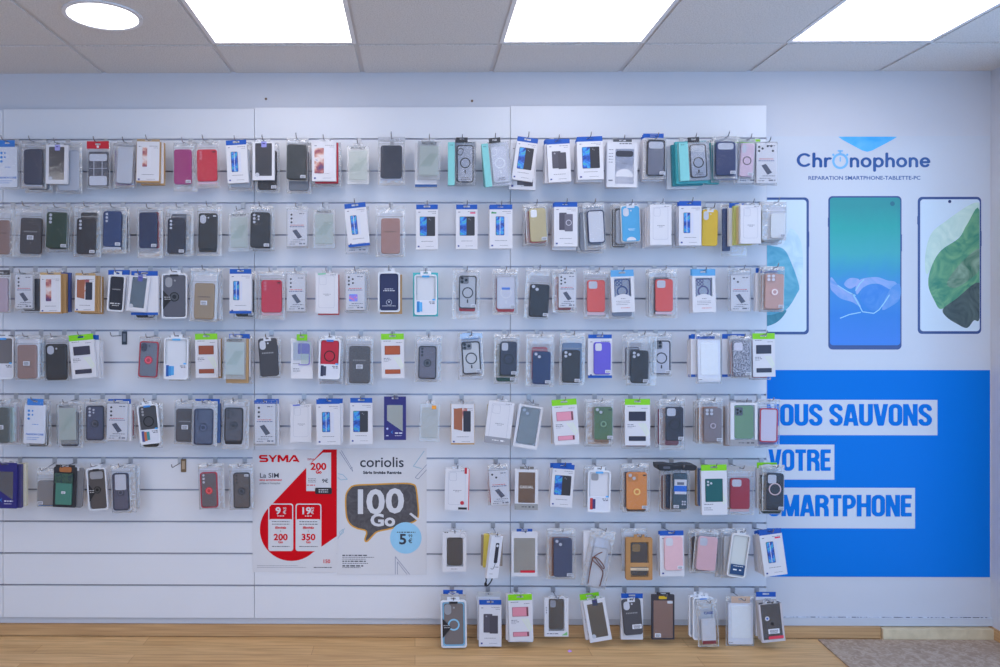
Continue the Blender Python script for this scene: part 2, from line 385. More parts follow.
# red SIM offer poster: pixels of a 4.765x enlargement whose corner is (240, 440)
c = at(294.5, 571.5, -.004)
t = thing('poster', 'red and white SIM card offer poster with prices', 'poster', c); t.location.y = -.0015
lo = local(t, -.0015)
Z = lambda x, y: lo(240 + x / 4.765, 440 + y / 4.765)
U = 3.6 / F / 4.765
x0, z1 = Z(60, 45); x1, z0 = Z(461, 630)
plate('sign_sheet', WH, t, rect(x0, x1, z0, z1), 0, .0008)
Y1 = -.0008
ang = arc(245, 426, 150, 150, 228, 45, 26)
plate('red_drop', RED, t, flow([Z(x, y) for x, y in [(398, 45), (461, 45), (461, 458)] + [(245 + 150 * math.cos(R(a)), 426 + 150 * math.sin(R(a))) for a in range(48, 230, 7)]]), Y1)
Y2 = Y1 - .0006
x, z = Z(93, 105); strokes('SYMA', WIDE, 34 * U, .26, 1, .12, RED, 'brand_lettering', t, x, Y1, z, width=188 * U)
def txt(s, zx, zy, h, mat, name='lettering', y=Y1, bold=.0, sx=1., al='CENTER', par=None, Zf=None, shear=0.):
    x, z = (Zf or Z)(zx, zy); return font_mesh(s, h * U / .70, mat, name, par or t, (x, y, z), bold, sx, al, shear=shear)
txt('La SIM', 93, 179, 22, DK, bold=.0003, sx=1.12, al='LEFT')
txt('sans engagement', 93, 194, 10, RED, bold=.0003, sx=1.1, al='LEFT'); txt("prête à l'emploi", 93, 210, 10, DK, sx=1.1, al='LEFT')
card = plate('sim_card', WH, t, flow([Z(x, y) for x, y in [(316, 130), (395, 60), (434, 60), (434, 243), (316, 243)]]), Y2)
x, z = Z(316, 243)
txt('200', 374, 141, 32, RED, y=Y2 - .0006, bold=.0014, sx=1.1, name='price_lettering'); txt('Go', 375, 159, 15, RED, y=Y2 - .0006, bold=.001)
txt('9€', 406, 203, 18, DK, y=Y2 - .0006, bold=.0004); txt('SYMA', 338, 96, 9, RED, y=Y2 - .0006)
bars('small_print', DK, t, [(*[Z(325, 190)[0], Z(362, 190)[0], Z(0, q)[1]], 2.6 * U) for q in (184, 192, 199)], Y2 - .0006)
bars('red_print', RED, t, [(Z(318, 0)[0], Z(358, 0)[0], Z(0, 214)[1], 4 * U)], Y2 - .0006)
plate('black_tab', pm((34, 34, 42), .4), t, rr(Z(358, 0)[0], Z(438, 0)[0], Z(0, 256)[1], Z(0, 226)[1], .005), Y2 - .0008)
bars('tab_print', WH, t, [(Z(375, 0)[0], Z(420, 0)[0], Z(0, q)[1], 4 * U) for q in (236, 246)], Y2 - .0014)
for a, b_, pr, dd, sx in ((135, 254, '9', '200', 194), (265, 388, '19', '350', 326)):
    o = rr(Z(a, 0)[0], Z(b_, 0)[0], Z(0, 528)[1], Z(0, 302)[1], .012); q = rr(Z(a + 5, 0)[0], Z(b_ - 5, 0)[0], Z(0, 523)[1], Z(0, 307)[1], .010)
    M().ring(o, q, Y2, Y2 - .0005).obj('card_outline', WH, t)
    plate('offer_card', WH, t, rr(Z(a + 3, 0)[0], Z(b_ - 3, 0)[0], Z(0, 525)[1], Z(0, 376)[1], .01), Y2)
    txt(pr, sx - 12, 352, 32, WH, y=Y2, bold=.0014, sx=1.1, name='price_lettering'); txt('90', sx + 19, 331, 11, WH, y=Y2, bold=.0001); txt('€', sx + 19, 352, 17, WH, y=Y2, bold=.0003)
    bars('white_print', WH, t, [(Z(sx - 16, 0)[0], Z(sx + 16, 0)[0], Z(0, 361)[1], 4 * U)], Y2)
    bars('small_print', DK, t, [(Z(a + 18, 0)[0], Z(b_ - 18, 0)[0], Z(0, q)[1], 3.4 * U) for q in (388, 400, 506)], Y2 - .0006)
    txt('illimités', sx, 422, 11, RED, y=Y2 - .0006, bold=.0005, sx=1.1); txt('+', sx, 438, 9, DK, y=Y2 - .0006)
    txt(dd, sx, 476, 29, RED, y=Y2 - .0006, bold=.0013, sx=1.08, name='price_lettering'); txt('Go', sx, 491, 12, RED, y=Y2 - .0006, bold=.0006)
txt('150', 412, 586, 17, RED, bold=.0006); bars('small_print', DK, t, [(Z(352, 0)[0], Z(437, 0)[0], Z(0, 606)[1], 4 * U)], Y1)
bars('small_print', pm((150, 152, 165)), t, [(Z(82, 0)[0], Z(b_, 0)[0], Z(0, q)[1], 2.4 * U) for q, b_ in ((598, 275), (606, 315))], Y1)

# white SIM offer poster
c = at(382, 575, -.004)
t = thing('poster', 'white SIM offer poster with a dark speech bubble reading 100 Go', 'poster', c); t.location.y = -.0015
lo = local(t, -.0015)
x0, z1 = Z(462, 38); x1, z0 = Z(889, 642)
plate('sign_sheet', WH, t, rect(x0, x1, z0, z1), 0, .0008)
txt('coriolis', 676, 128, 48, DK, bold=.0007, sx=1.04, name='brand_lettering'); txt('Série limitée Rentrée', 678, 161, 13, DK, bold=.0007, sx=1.15)
bub = [(515, 235), (545, 213), (640, 208), (770, 203), (825, 208), (842, 228), (850, 290), (854, 350), (845, 380), (815, 398), (720, 425), (660, 438), (640, 452), (612, 482), (597, 486), (592, 470), (600, 436), (560, 425), (525, 405), (506, 370), (500, 310), (502, 262)]
sm = [];
for k in range(len(bub)):
    p0, p1, p2, p3 = [bub[(k + d) % len(bub)] for d in (-1, 0, 1, 2)]
    for s in (0, .33, .66):
        f = lambda i: .5 * (2 * p1[i] + (p2[i] - p0[i]) * s + (2 * p0[i] - 5 * p1[i] + 4 * p2[i] - p3[i]) * s * s + (3 * p1[i] - p0[i] - 3 * p2[i] + p3[i]) * s ** 3)
        sm.append((f(0), f(1)))
cx, cy = 676, 335
plate('bubble_rim', pm((214, 158, 62), .5), t, flow([Z(*p) for p in sm]), Y1, .0005)
ins = []
for k in range(len(sm)):
    ax, ay = sm[k - 1]; bx, by = sm[(k + 1) % len(sm)]; nx, ny = -(by - ay), bx - ax; L = math.hypot(nx, ny) or 1
    ins.append((sm[k][0] + nx / L * 7, sm[k][1] + ny / L * 7))
plate('speech_bubble', ramp_mat('slate', [(.3, (62, 60, 66)), (.7, (88, 86, 92))], 30), t, flow([Z(*p) for p in ins]), Y1 - .0005, .0005)
Y3 = Y1 - .001
txt('1', 574, 348, 112, WH, y=Y3, bold=.004, sx=1.05, name='price_lettering'); txt('0', 646, 348, 112, WH, y=Y3, bold=.0045, sx=1.1, name='price_lettering'); txt('0', 738, 344, 112, WH, y=Y3, bold=.0045, sx=1.1, name='price_lettering')
txt('Go', 680, 408, 56, WH, y=Y3, bold=.0028, sx=1.15, name='price_lettering')
o = circ(*Z(790, 466), 75 * U, 40); plate('price_disc', pm((150, 205, 238), .5), t, o, Y3 + .0001, .0005)
txt('5', 776, 495, 48, DK, y=Y3 - .0004, bold=.0016, sx=1.1, name='price_lettering'); txt('99', 812, 463, 14, DK, y=Y3 - .0004, bold=.0001); txt('€', 812, 490, 20, DK, y=Y3 - .0004, bold=.0004)
bars('small_print', DK, t, [(Z(748, 0)[0], Z(836, 0)[0], Z(0, 437)[1], 4.5 * U)], Y3 - .0004)
plate('chalk', WH, t, flow([Z(*p) for p in [(806, 352), (815, 346), (852, 374), (845, 384)]]), Y3)
bars('small_print', DK, t, [(Z(488, 0)[0], Z(b_, 0)[0], Z(0, q)[1], h * U) for q, b_, h in ((548, 606, 5), (557, 640, 2.6), (566, 600, 2.6), (576, 600, 5), (586, 610, 2.6), (598, 592, 6), (606, 575, 2.6))], Y1)
lb = pm((150, 186, 206), .5); lg = pm((130, 138, 165), .5)
def lines(name, mat, w, *pl):
    m = M()
    for p in pl:
        for (ax, ay), (bx, by) in zip(p, p[1:]):
            a, b_ = Vector(Z(ax, ay)), Vector(Z(bx, by)); n_ = (b_ - a).orthogonal().normalized() * w * U / 2
            m.prism(flow([tuple(a + n_), tuple(a - n_), tuple(b_ - n_), tuple(b_ + n_)]), Y1, Y1 - .0004)
    return m.obj(name, mat, t)
lines('drawn_pencil', lg, 2.4, [(475, 55), (530, 140), (538, 150), (534, 135), (483, 50)], [(525, 137), (536, 130)])
lines('drawn_pen', lb, 3, [(466, 160), (490, 165), (512, 187), (480, 190), (466, 178)])
lines('drawn_ruler', lg, 2.4, [(835, 178), (889, 118)], [(848, 186), (889, 142)], [(835, 178), (848, 186)])
lines('drawn_corner', lb, 3.5, [(878, 52), (826, 125), (865, 136)])
lines('drawn_set_square', lg, 2.6, [(740, 555), (740, 640)], [(740, 555), (808, 640)], [(750, 580), (750, 640)], [(750, 580), (796, 640)])
lines('drawn_compass', lb, 3, [(466, 470), (488, 435), (500, 420)], [(474, 440), (490, 425), (494, 440), (478, 452), (474, 440)])

# big shop poster on the wall
PY = WALL_Y
c = at(878, 577, PY)
t = thing('shop_poster', 'large glossy shop name poster with three phones and blue slogan block', 'poster', c)
lo = local(t, PY)
Z = lambda x, y: lo(x, y)
U = (DIST + PY) / F
gloss = dict(rough=.16, spec=.5, var=.01)
PW = pm((206, 212, 224), k=1., **gloss); PBL = pm((0, 118, 216), k=1., rough=.35, spec=.12, var=.01)
x0, z1 = Z(757, 136.5); x1, z0 = Z(989.6, 577)
plate('sheet', PW, t, rect(x0, x1, z0, z1), 0, .002)
Y1 = -.002
plate('slogan_block', PBL, t, rect(x0, x1, z0, Z(0, 369.5)[1]), Y1, .0006)
Y2 = Y1 - .0006
for xa, xb, ya, yb, word, wx, wy0, wy1, wx1 in ((758, 937, 399, 434, 'NOUS SAUVONS', 764.8, 425.6, 404, 930), (758, 834, 443.3, 478, 'VOTRE', 768.5, 470.6, 449.3, 829.5), (758, 914.6, 486, 526.2, 'SMARTPHONE', 767.5, 516, 494.6, 909.6)):
    plate('slogan_strip', PW, t, rect(Z(xa, 0)[0], Z(xb, 0)[0], Z(0, yb)[1], Z(0, ya)[1]), Y2, .0005)
    tot = sum(HEAVY[c][0] for c in word) + .055 * (len(word) - 1); pen = 0
    for part_ in word.split(' '):
        wl = sum(HEAVY[c][0] for c in part_) + .055 * (len(part_) - 1)
        x, z = Z(wx + (wx1 - wx) * pen / tot, wy0); strokes(part_, HEAVY, (wy0 - wy1) * U, .185, 1, .055, PBL, 'slogan_lettering', t, x, Y2 - .0005, z, width=(wx1 - wx) * U * wl / tot)
        pen += wl + .055 + .2 + .055
# logo
nav = pm((52, 90, 156), k=1., **gloss); sky = pm((124, 188, 236), k=1., **gloss); mid = pm((84, 142, 206), k=1., **gloss)
tri = [(838, 136.8), (896.8, 136.8), (893, 139.5), (872, 150.6), (867, 151.9), (862, 150.6), (842, 139.8)]
plate('blue_flap', ramp_mat('flap', [(.25, (40, 160, 228)), (.75, (120, 196, 242))], 5, .2), t, flow([Z(*p) for p in tri]), Y1)
h = 13.2 * U
x, z = Z(797.6, 166.8); strokes('Chr', ROUND, h, .17, 1, .12, nav, 'logo_lettering', t, x, Y1, z, caps='round', width=32.5 * U)
x, z = Z(849.6, 166.8); strokes('nophone', ROUND, h, .17, 1, .12, nav, 'logo_lettering', t, x, Y1, z, caps='round', width=79 * U)
cx, cz = Z(840, 161.2)
m = M(); m.ring(circ(cx, cz, 8. * U, 28), circ(cx, cz, 5.7 * U, 28), Y1, Y1 - .0006); m.prism(rect(cx - 2.6 * U, cx + 2.6 * U, cz + 9.4 * U, cz + 10.9 * U), Y1, Y1 - .0006); m.prism(rect(cx - .9 * U, cx + .9 * U, cz + 7.5 * U, cz + 9.6 * U), Y1, Y1 - .0006)
for s in (-1, 1): m.prism(circ(cx + s * 6.9 * U, cz + 6.3 * U, 1.2 * U, 10), Y1, Y1 - .0006)
m.prism(rr(cx - .6 * U, cx + .6 * U, cz - .6 * U, cz + 4.2 * U, .6 * U), Y1, Y1 - .0006)
m.obj('stopwatch_logo', sky, t)
x, z = Z(864, 179.8); font_mesh('REPARATION SMARTPHONE-TABLETTE-PC', 3.7 * U / .7, nav, 'logo_lettering', t, (x, Y1, z), .0003, 1.1)
# printed phones
Z4 = lambda x, y: lo(760 + x / 3.704, 180 + y / 3.704)
def printed_phone(a, b_, c_, d_, sc, scr, bez, r):
    xa, zt = Z4(a, c_); xb, zb = Z4(b_, d_)
    ph = plate('printed_phone', bez, t, rr(xa, xb, zb, zt, r, 6), Y1, .0005)
    for s, (p0, p1) in ((-1, (.14, .2)), (1, (.25, .36))):
        xx = xa if s < 0 else xb
        M().box(xx - .002, xx + .002, Y1 - .0003, Y1, zt + (zb - zt) * p1, zt + (zb - zt) * p0).obj('side_key', bez, ph)
    xa, zt = Z4(sc[0], sc[2]); xb, zb = Z4(sc[1], sc[3])
    M().prism(rr(xa, xb, zb, zt, r * .75, 6), Y2 + .0001, Y2 - .0004).obj('screen_picture', scr, ph)
    return ph
bez = pm((58, 82, 140), k=1., **gloss)
leaf = lambda nm, a, b_: ramp_mat(nm, [(.3, a), (.7, b_)], 9, .2, 2.5, 5)
pale = pm((206, 222, 236), k=1.05, **gloss)
mph = printed_phone(252, 523, 60, 628, (258, 518, 66, 612), ramp_mat('cloud_screen', [(.04, (56, 124, 214)), (.2, (44, 122, 206)), (.40, (60, 138, 204)), (.50, (52, 148, 188)), (.62, (60, 164, 172)), (.8, (40, 158, 154)), (.95, (44, 142, 144))], 3.0, .16, 1.5, 4, .10), bez, .02)
for nm, pts, mt in (('cloud', [(352, 404), (362, 376), (384, 364), (432, 360), (470, 372), (500, 378), (508, 400), (480, 405), (440, 385), (400, 388), (372, 408), (358, 424)], leaf('cloud_a', (112, 158, 214), (150, 170, 222))),
                    ('cloud', [(262, 360), (290, 392), (318, 408), (350, 430), (372, 470), (340, 452), (300, 440), (275, 420), (260, 400)], leaf('cloud_b', (96, 150, 212), (156, 170, 220))),
                    ('cloud', [(310, 385), (330, 364), (362, 366), (366, 380), (345, 398), (328, 402)], leaf('cloud_c', (110, 158, 212), (156, 168, 220))),
                    ('cloud', [(372, 408), (400, 390), (440, 388), (478, 408), (470, 440), (444, 476), (415, 484), (392, 470), (372, 445)], leaf('cloud_d', (48, 122, 206), (76, 140, 212))),
                    ('cloud', [(478, 408), (515, 385), (516, 440), (480, 470), (450, 478)], leaf('cloud_e', (80, 142, 210), (116, 156, 216)))):
    CK = globals().get('CK', 0) + 1; plate(nm, mt, mph, flow([Z4(*p) for p in closed(pts)]), Y2 - .0004, .0002 + .00008 * CK)
m = M()
for p in ([(352, 410), (368, 384), (384, 368)], [(340, 420), (358, 450), (378, 488), (420, 494), (440, 480), (462, 450), (478, 425)], [(286, 390), (320, 412), (352, 428)], [(372, 490), (330, 498), (295, 512)]):
    for (ax, ay), (bx, by) in zip(p, p[1:]):
        a, b_ = Vector(Z4(ax, ay)), Vector(Z4(bx, by)); n_ = (b_ - a).orthogonal().normalized() * .0022
        m.prism(flow([tuple(a + n_), tuple(a - n_), tuple(b_ - n_), tuple(b_ + n_)]), Y2 - .0010, Y2 - .0012)
m.obj('cloud_rim', pm((160, 214, 240), **gloss), mph)
plate('camera_dot', pm((40, 110, 130), **gloss), mph, circ(*Z4(489, 88), .011, 20), Y2 - .0004, .0003)
rph = printed_phone(583, 818, 63, 570, (592, 812, 72, 560), pale, bez, .02)
for pts, a, b_ in (([(770, 95), (690, 150), (632, 200), (610, 285), (618, 350), (660, 268), (735, 212), (790, 150), (811, 120), (811, 85)], (178, 208, 200), (205, 225, 215)),
                   ([(811, 112), (765, 165), (735, 215), (668, 262), (632, 325), (622, 390), (645, 448), (668, 478), (715, 450), (811, 385)], (58, 132, 112), (120, 174, 132)),
                   ([(811, 255), (760, 290), (715, 340), (690, 385), (720, 400), (770, 372), (811, 330)], (60, 110, 90), (140, 170, 150)),
                   ([(811, 380), (725, 440), (676, 478), (690, 508), (730, 534), (765, 548), (790, 520), (811, 512)], (58, 74, 80), (90, 108, 108))):
    plate('leaf_picture', leaf('leaf%d' % len(pts) + str(a[0]), a, b_), rph, flow([(min(x, 811), y) for x, y in []] or [Z4(min(x, 811), y) for x, y in closed(pts)]), Y2 - .0004, .0002 + .00012 * (LK := globals().get('LK', 0) + 1))
plate('camera_dot', pm((40, 60, 110), **gloss), rph, circ(*Z4(701, 80), .0075, 18), Y2 - .0004, .0003)
lph = printed_phone(-50, 180, 65, 572, (-42, 171, 74, 562), pale, bez, .02)
for pts, a, b_ in (([(30, 235), (80, 245), (112, 180), (150, 230), (158, 330), (140, 400), (120, 310), (85, 262)], (176, 205, 222), (200, 222, 232)),
                   ([(-20, 200), (30, 240), (84, 255), (112, 300), (143, 390), (136, 420), (96, 480), (40, 500), (-20, 500)], (70, 150, 180), (110, 178, 200)),
                   ([(-20, 500), (40, 500), (96, 482), (70, 520), (30, 540), (-20, 545)], (50, 120, 140), (70, 140, 160))):
    plate('leaf_picture', leaf('lleaf%d' % len(pts) + str(a[0]), a, b_), lph, flow([Z4(*p) for p in closed(pts)]), Y2 - .0004, .0002 + .00012 * (LK := globals().get('LK', 0) + 1))

# worn mat at the floor's corner, a scrap on the floor
def onfloor(px, py):
    d = F * CAMZ / (py - VPY); p = at(px, py, d - DIST); return p.x, p.y
fx, fy = onfloor(825, 644.5)
t = thing('floor_mat', 'speckled grey-brown mat on the wood floor below the shop poster', 'mat', (2.2, -.4, .0))
mtm = ramp_mat('worn_mat', [(.3, (142, 122, 106)), (.5, (160, 140, 122)), (.6, (176, 158, 142)), (.72, (150, 130, 112))], 30, .9, 1.5, 8)
q = [(fx, -.016), (fx + (onfloor(850, 667)[0] - fx) * (.62 / -onfloor(850, 667)[1]), -.62), (XR - .016, -.62), (XR - .016, -.016)]
m = M(); vs = [(x - 2.2, y + .4, z) for z in (.0005, .006) for x, y in q]
m.add(vs, [(0, 1, 2, 3), (7, 6, 5, 4)] + [(k, (k + 1) % 4 + 0, (k + 1) % 4 + 4, k + 4) for k in range(4)]); m.obj('mat_pile', mtm, t)
fx2, fy2 = onfloor(569.5, 651)
t = thing('paper_scrap', 'tiny bright purple scrap lying on the wood floor', 'scrap', (fx2, fy2, .0005), yaw=.5)
M().add([(-.008, -.006, 0), (.009, -.007, .001), (.007, .008, .003), (-.006, .006, .001), (-.008, -.006, .001), (.009, -.007, .002), (.007, .008, .004), (-.006, .006, .002)], [(0, 3, 2, 1), (4, 5, 6, 7), (0, 1, 5, 4), (1, 2, 6, 5), (2, 3, 7, 6), (3, 0, 4, 7)]).obj('scrap', pm((196, 150, 240), .5), t)
# ------------------------------------------------------------------ packages
class Pk:
    """one package: local x across, z up from its base, back at y=0, front at y=-D"""
    def __init__(s, name, label, cat, group, rc, d, tilt, D, yaw=0.):
        x0, y0, x1, y1 = rc; th = R(tilt); s.D = D
        y = -(d + D); a, b = at(x0, y1, y), at(x1, y0, y)
        bw, bh = b.x - a.x, b.z - a.z; c, sn = math.cos(th), abs(math.sin(th)); q = c * c - sn * sn
        s.W, s.H = (bw * c - bh * sn) / q, (bh * c - bw * sn) / q
        s.cx, s.cy = (x0 + x1) / 2, (y0 + y1) / 2; s.k = bw / (x1 - x0)
        cen = (a + b) / 2
        s.top = b.z
        loc = (cen.x - s.H / 2 * math.sin(th), -d, cen.z - s.H / 2 * math.cos(th))
        s.root = thing(name, label, cat, loc, group, th, R(yaw))
    def box(s, r):
        """pixel rectangle to local x0, x1, z0, z1"""
        return (r[0] - s.cx) * s.k, (r[2] - s.cx) * s.k, (s.cy - r[3]) * s.k + s.H / 2, (s.cy - r[1]) * s.k + s.H / 2
    def fr(s, u0, u1, v0, v1):
        """fractions of the package (v from the top down) to local x0, x1, z0, z1"""
        return (u0 - .5) * s.W, (u1 - .5) * s.W, (1 - v1) * s.H, (1 - v0) * s.H
    def put(s, name, mat, o, yb, yf, parent=None, bev=0.): return M().prism(o, yb, yf, bev).obj(name, mat, parent or s.root)
    def tab(s, mat, z0, z1, x0, x1, y, name='hang_tab', th=.0012, hole=(.03, .008)):
        """hanging flap with a slot punched through it"""
        hw, hh = min(hole[0], (x1 - x0) * .4) / 2, min(hole[1], (z1 - z0) * .45) / 2; cx, cz = (x0 + x1) / 2, z0 + (z1 - z0) * .6
        o = [(x1, z0), (x1, cz), (x1, z1), (cx, z1), (x0, z1), (x0, cz), (x0, z0), (cx, z0)]
        q = [(cx + hw, cz - hh), (cx + hw, cz), (cx + hw, cz + hh), (cx, cz + hh), (cx - hw, cz + hh), (cx - hw, cz), (cx - hw, cz - hh), (cx, cz - hh)]
        return M().ring(o, q, y, y - th).obj(name, mat, s.root)
    def text(s, rows, y, mat=None, name='printed_text', parent=None):
        """rows of print: (u0, u1, v, height in mm)"""
        return bars(name, mat or ink(), parent or s.root, [(*s.fr(u0, u1, 0, 0)[:2], (1 - v) * s.H, h / 1000) for u0, u1, v, h in rows], y)
    def frame(s, mat, D0, u0, u1, v0, v1, name='box', r=.001, hr=.003):
        """box front with a window cut out"""
        z = s.body_top
        o = rr(-s.W / 2, s.W / 2, 0, z, r, 3); q = rr(*s.fr(u0, u1, v0, v1), hr, 3)
        return M().ring(o, q, 0, -D0).obj(name, mat, s.root)

def lens(x, z, r, y, parent, mat, name='camera_hole', h=.0012): return M().prism(circ(x, z, r, 14), y, y - h).obj(name, mat, parent)
PALE = (196, 200, 214)
def phone_case(root, b, yb, col, cam='L3', ring=None, clear=False, text=False, t=.0085, rough=.45, mat=None, bot=None, hole=PALE):
    x0, x1, z0, z1 = b; w, h = x1 - x0, z1 - z0; r = min(.012, w * .16)
    cm = mat or pm(col, rough, k=.86)
    if clear:
        o = M().ring(rr(x0, x1, z0, z1, r), rr(x0 + w * .06, x1 - w * .06, z0 + w * .06, z1 - w * .06, r * .8), yb, yb - t).obj('phone_case', cm, root)
        M().prism(rr(x0 + w * .06, x1 - w * .06, z0 + w * .06, z1 - w * .06, r * .8), yb - t * .5, yb - t * .75).obj('clear_back', pm(clear if isinstance(clear, tuple) else (206, 208, 216), .18, k=1., var=.02), o)
        y = yb - t * .75
    else:
        o = M().prism(rr(x0, x1, z0, z1, r), yb, yb - t, .0022).obj('phone_case', cm, root); y = yb - t
    hm = pm(hole, .4); X = lambda u: x0 + u * w; Zf = lambda v: z1 - v * h
    lm = pm((28, 30, 38), .15)
    if cam in ('L3', 'L4'):
        for k in range(3): lens(X(.2), Zf(.085 + .098 * k), w * .07, y, o, hm)
        if cam == 'L4': lens(X(.42), Zf(.12), w * .06, y, o, hm); lens(X(.42), Zf(.2), w * .05, y, o, hm)
    elif cam in ('DUO', 'TRI', 'LENS3'):
        pts = {'DUO': ((.17, .08), (.36, .16)), 'TRI': ((.17, .08), (.17, .19), (.4, .135)), 'LENS3': ((.17, .07), (.17, .17), (.42, .07), (.42, .17))}[cam]
        q = M().prism(rr(X(.05), X(.55), Zf(.25), Zf(.025), w * .1), y, y - .001).obj('camera_bump', pm([int(v * .85) for v in col] if not clear else (120, 122, 132), .35), o)
        for u, v in pts: lens(X(u), Zf(v), w * .085, y - .001, q, hm if not clear else lm)
    elif cam == 'HOLE':
        M().prism(rr(X(.08), X(.46), Zf(.27), Zf(.04), w * .1), y, y - .0008).obj('camera_hole', hm, o)
    elif cam == 'HOLEV':
        M().prism(rr(X(.08), X(.4), Zf(.29), Zf(.05), w * .15), y, y - .0008).obj('camera_hole', hm, o)
        lens(X(.52), Zf(.13), w * .045, y, o, hm)
    elif cam == 'SQ':
        q = M().prism(rr(X(.08), X(.56), Zf(.27), Zf(.04), w * .1), y, y - .0008).obj('camera_hole', hm, o)
    elif cam == 'BAR':
        M().prism(rr(X(.1), X(.9), Zf(.24), Zf(.05), w * .12), y, y - .0008).obj('camera_hole', hm, o)
    if isinstance(ring, list):
        rc = ring[0]; M().ring(circ(X(.5), Zf(.52), w * .27, 26), circ(X(.5), Zf(.52), w * .2, 26), y, y - .0012).obj('magnet_ring', pm(rc, .4), o)
    elif ring:
        rc = ring if isinstance(ring, tuple) else ([int(v * .35) for v in col] if not clear else col)
        cv = .52
        if ring == 'stand' or isinstance(ring, tuple):
            M().prism(circ(X(.5), Zf(cv), w * .22), y, y - .0018).obj('ring_stand', pm(rc, .3), o)
            M().ring(circ(X(.5), Zf(cv), w * .17), circ(X(.5), Zf(cv), w * .10), y - .0018, y - .0032).obj('finger_ring', pm([min(255, int(v * 1.2) + 42) for v in rc], .35, .1), o)
        else:
            M().ring(circ(X(.5), Zf(cv), w * .32, 26), circ(X(.5), Zf(cv), w * .255, 26), y, y - .0007).obj('magnet_ring', pm(rc, .4), o)
            if ring == 'mag': M().prism(rr(X(.46), X(.54), Zf(.83), Zf(.72), w * .03), y, y - .0007).obj('magnet_bar', pm(rc, .4), o)
    if text:
        m = M(); a = random.Random(len(o.name) + int(x0 * 1e5))
        u = .18
        while u < .8: m.box(X(u), X(u + .06), y - .0003, y, Zf(.40), Zf(.365)); u += .09
        m.obj('case_lettering', pm((150, 150, 155) if sum(col) < 330 else (110, 90, 85), .5), o)
    return o
def sticker(p, cx, cz, y, w=.024, h=.014, parent=None):
    o = M().prism(rr(cx - w / 2, cx + w / 2, cz - h / 2, cz + h / 2, .0015, 2), y, y - .0004).obj('price_sticker', pm((226, 228, 238), .5, k=1.), parent or p.root)
    m = M(); u = cx - w * .36
    while u < cx + w * .36: m.box(u, u + .0012, y - .0006, y - .0004, cz - h * .18, cz + h * .3); u += .0027
    m.box(cx - w * .36, cx + w * .3, y - .0006, y - .0004, cz - h * .38, cz - h * .28)
    m.obj('barcode', pm((70, 72, 88), .6), o)
    return o
def bag(p, t, mat, b=None, crinkle=.0018, name='bag', nx=14, nz=22):
    """heat-sealed pouch: front and back films meet at the rim, bulge over content box b"""
    x0, x1, z0, z1 = -p.W / 2, p.W / 2, 0, p.H
    bx0, bx1, bz0, bz1 = b or (x0 + .012, x1 - .012, .012, z1 - .03)
    rd = random.Random(int(p.cx * 31 + p.cy)); ph = [rd.uniform(0, 6.3) for _ in range(6)]; fq = [rd.uniform(60, 170) for _ in range(6)]
    mi = []
    def h(x, z):
        dx = max(bx0 - x, x - bx1, 0) / max(.004, min(bx0 - x0, x1 - bx1) + .002); dz = max(bz0 - z, 0) / max(.004, bz0 - z0) if z < bz0 else max(z - bz1, 0) / max(.004, z1 - bz1)
        return max(0., 1 - min(1, math.hypot(dx, dz))) ** .7
    m = M(); m.smooth = True
    wav = lambda x, z: (math.sin(fq[0] * x + ph[0] + 40 * z) + math.sin(fq[1] * z + ph[1]) * .7 + math.sin(fq[2] * (x + z) + ph[2]) * .6)
    for side in (0, 1):
        for j in range(nz + 1):
            for i in range(nx + 1):
                x = x0 + (x1 - x0) * i / nx; z = z0 + (z1 - z0) * j / nz
                e = i in (0, nx) or j in (0, nz); a = h(x, z)
                n_ = abs(wav(x, z)) * crinkle * (.35 + .65 * (1 - a)) if not e else 0
                if not e and a < .8: n_ += rd.uniform(-.0032, .0032) * (1 - a)
                xx, zz = x, z
                if i in (0, nx): xx += math.sin(fq[3] * z + ph[3]) * .0009
                if j in (0, nz): zz += math.sin(fq[4] * x + ph[4]) * .0009
                m.v.append((xx, (-t * .30 - (t * .62 + .003) * a - n_) if side == 0 else (-t * .30 + (t * .28) * a), zz))
    q = (nx + 1) * (nz + 1)
    for j in range(nz):
        for i in range(nx):
            k = j * (nx + 1) + i; f = (k, k + 1, k + nx + 2, k + nx + 1)
            m.f.append(f); m.f.append(tuple(v + q for v in f[::-1]))
            a = h(x0 + (x1 - x0) * (i + .5) / nx, z0 + (z1 - z0) * (j + .5) / nz); mi += [a < .62] * 2
    o = m.obj(name, mat, p.root); o.data.materials.append(RIM()); o.data.polygons.foreach_set('material_index', [int(v) for v in mi]); o.data.polygons.foreach_set('use_smooth', [not v for v in mi])
    r = rr(x0 + .0006, x1 - .0006, .0006, z1 - .0006, .003, 3); M().ring(r, [(x * (1 - .0052 / p.W), p.H / 2 + (z - p.H / 2) * (1 - .0052 / p.H)) for x, z in r], -t * .30 + .0003, -t * .30 - .0006).obj('heat_seal', SEAL(), p.root)
    return o
def hdr_film(p, mat, h=.014, w=None):
    w = w or p.W * .96
    return p.tab(mat, p.H - h, p.H - .0005, -w / 2, w / 2, -p.D * .3 - .0022, 'hang_header', .0006, (.016, .006))

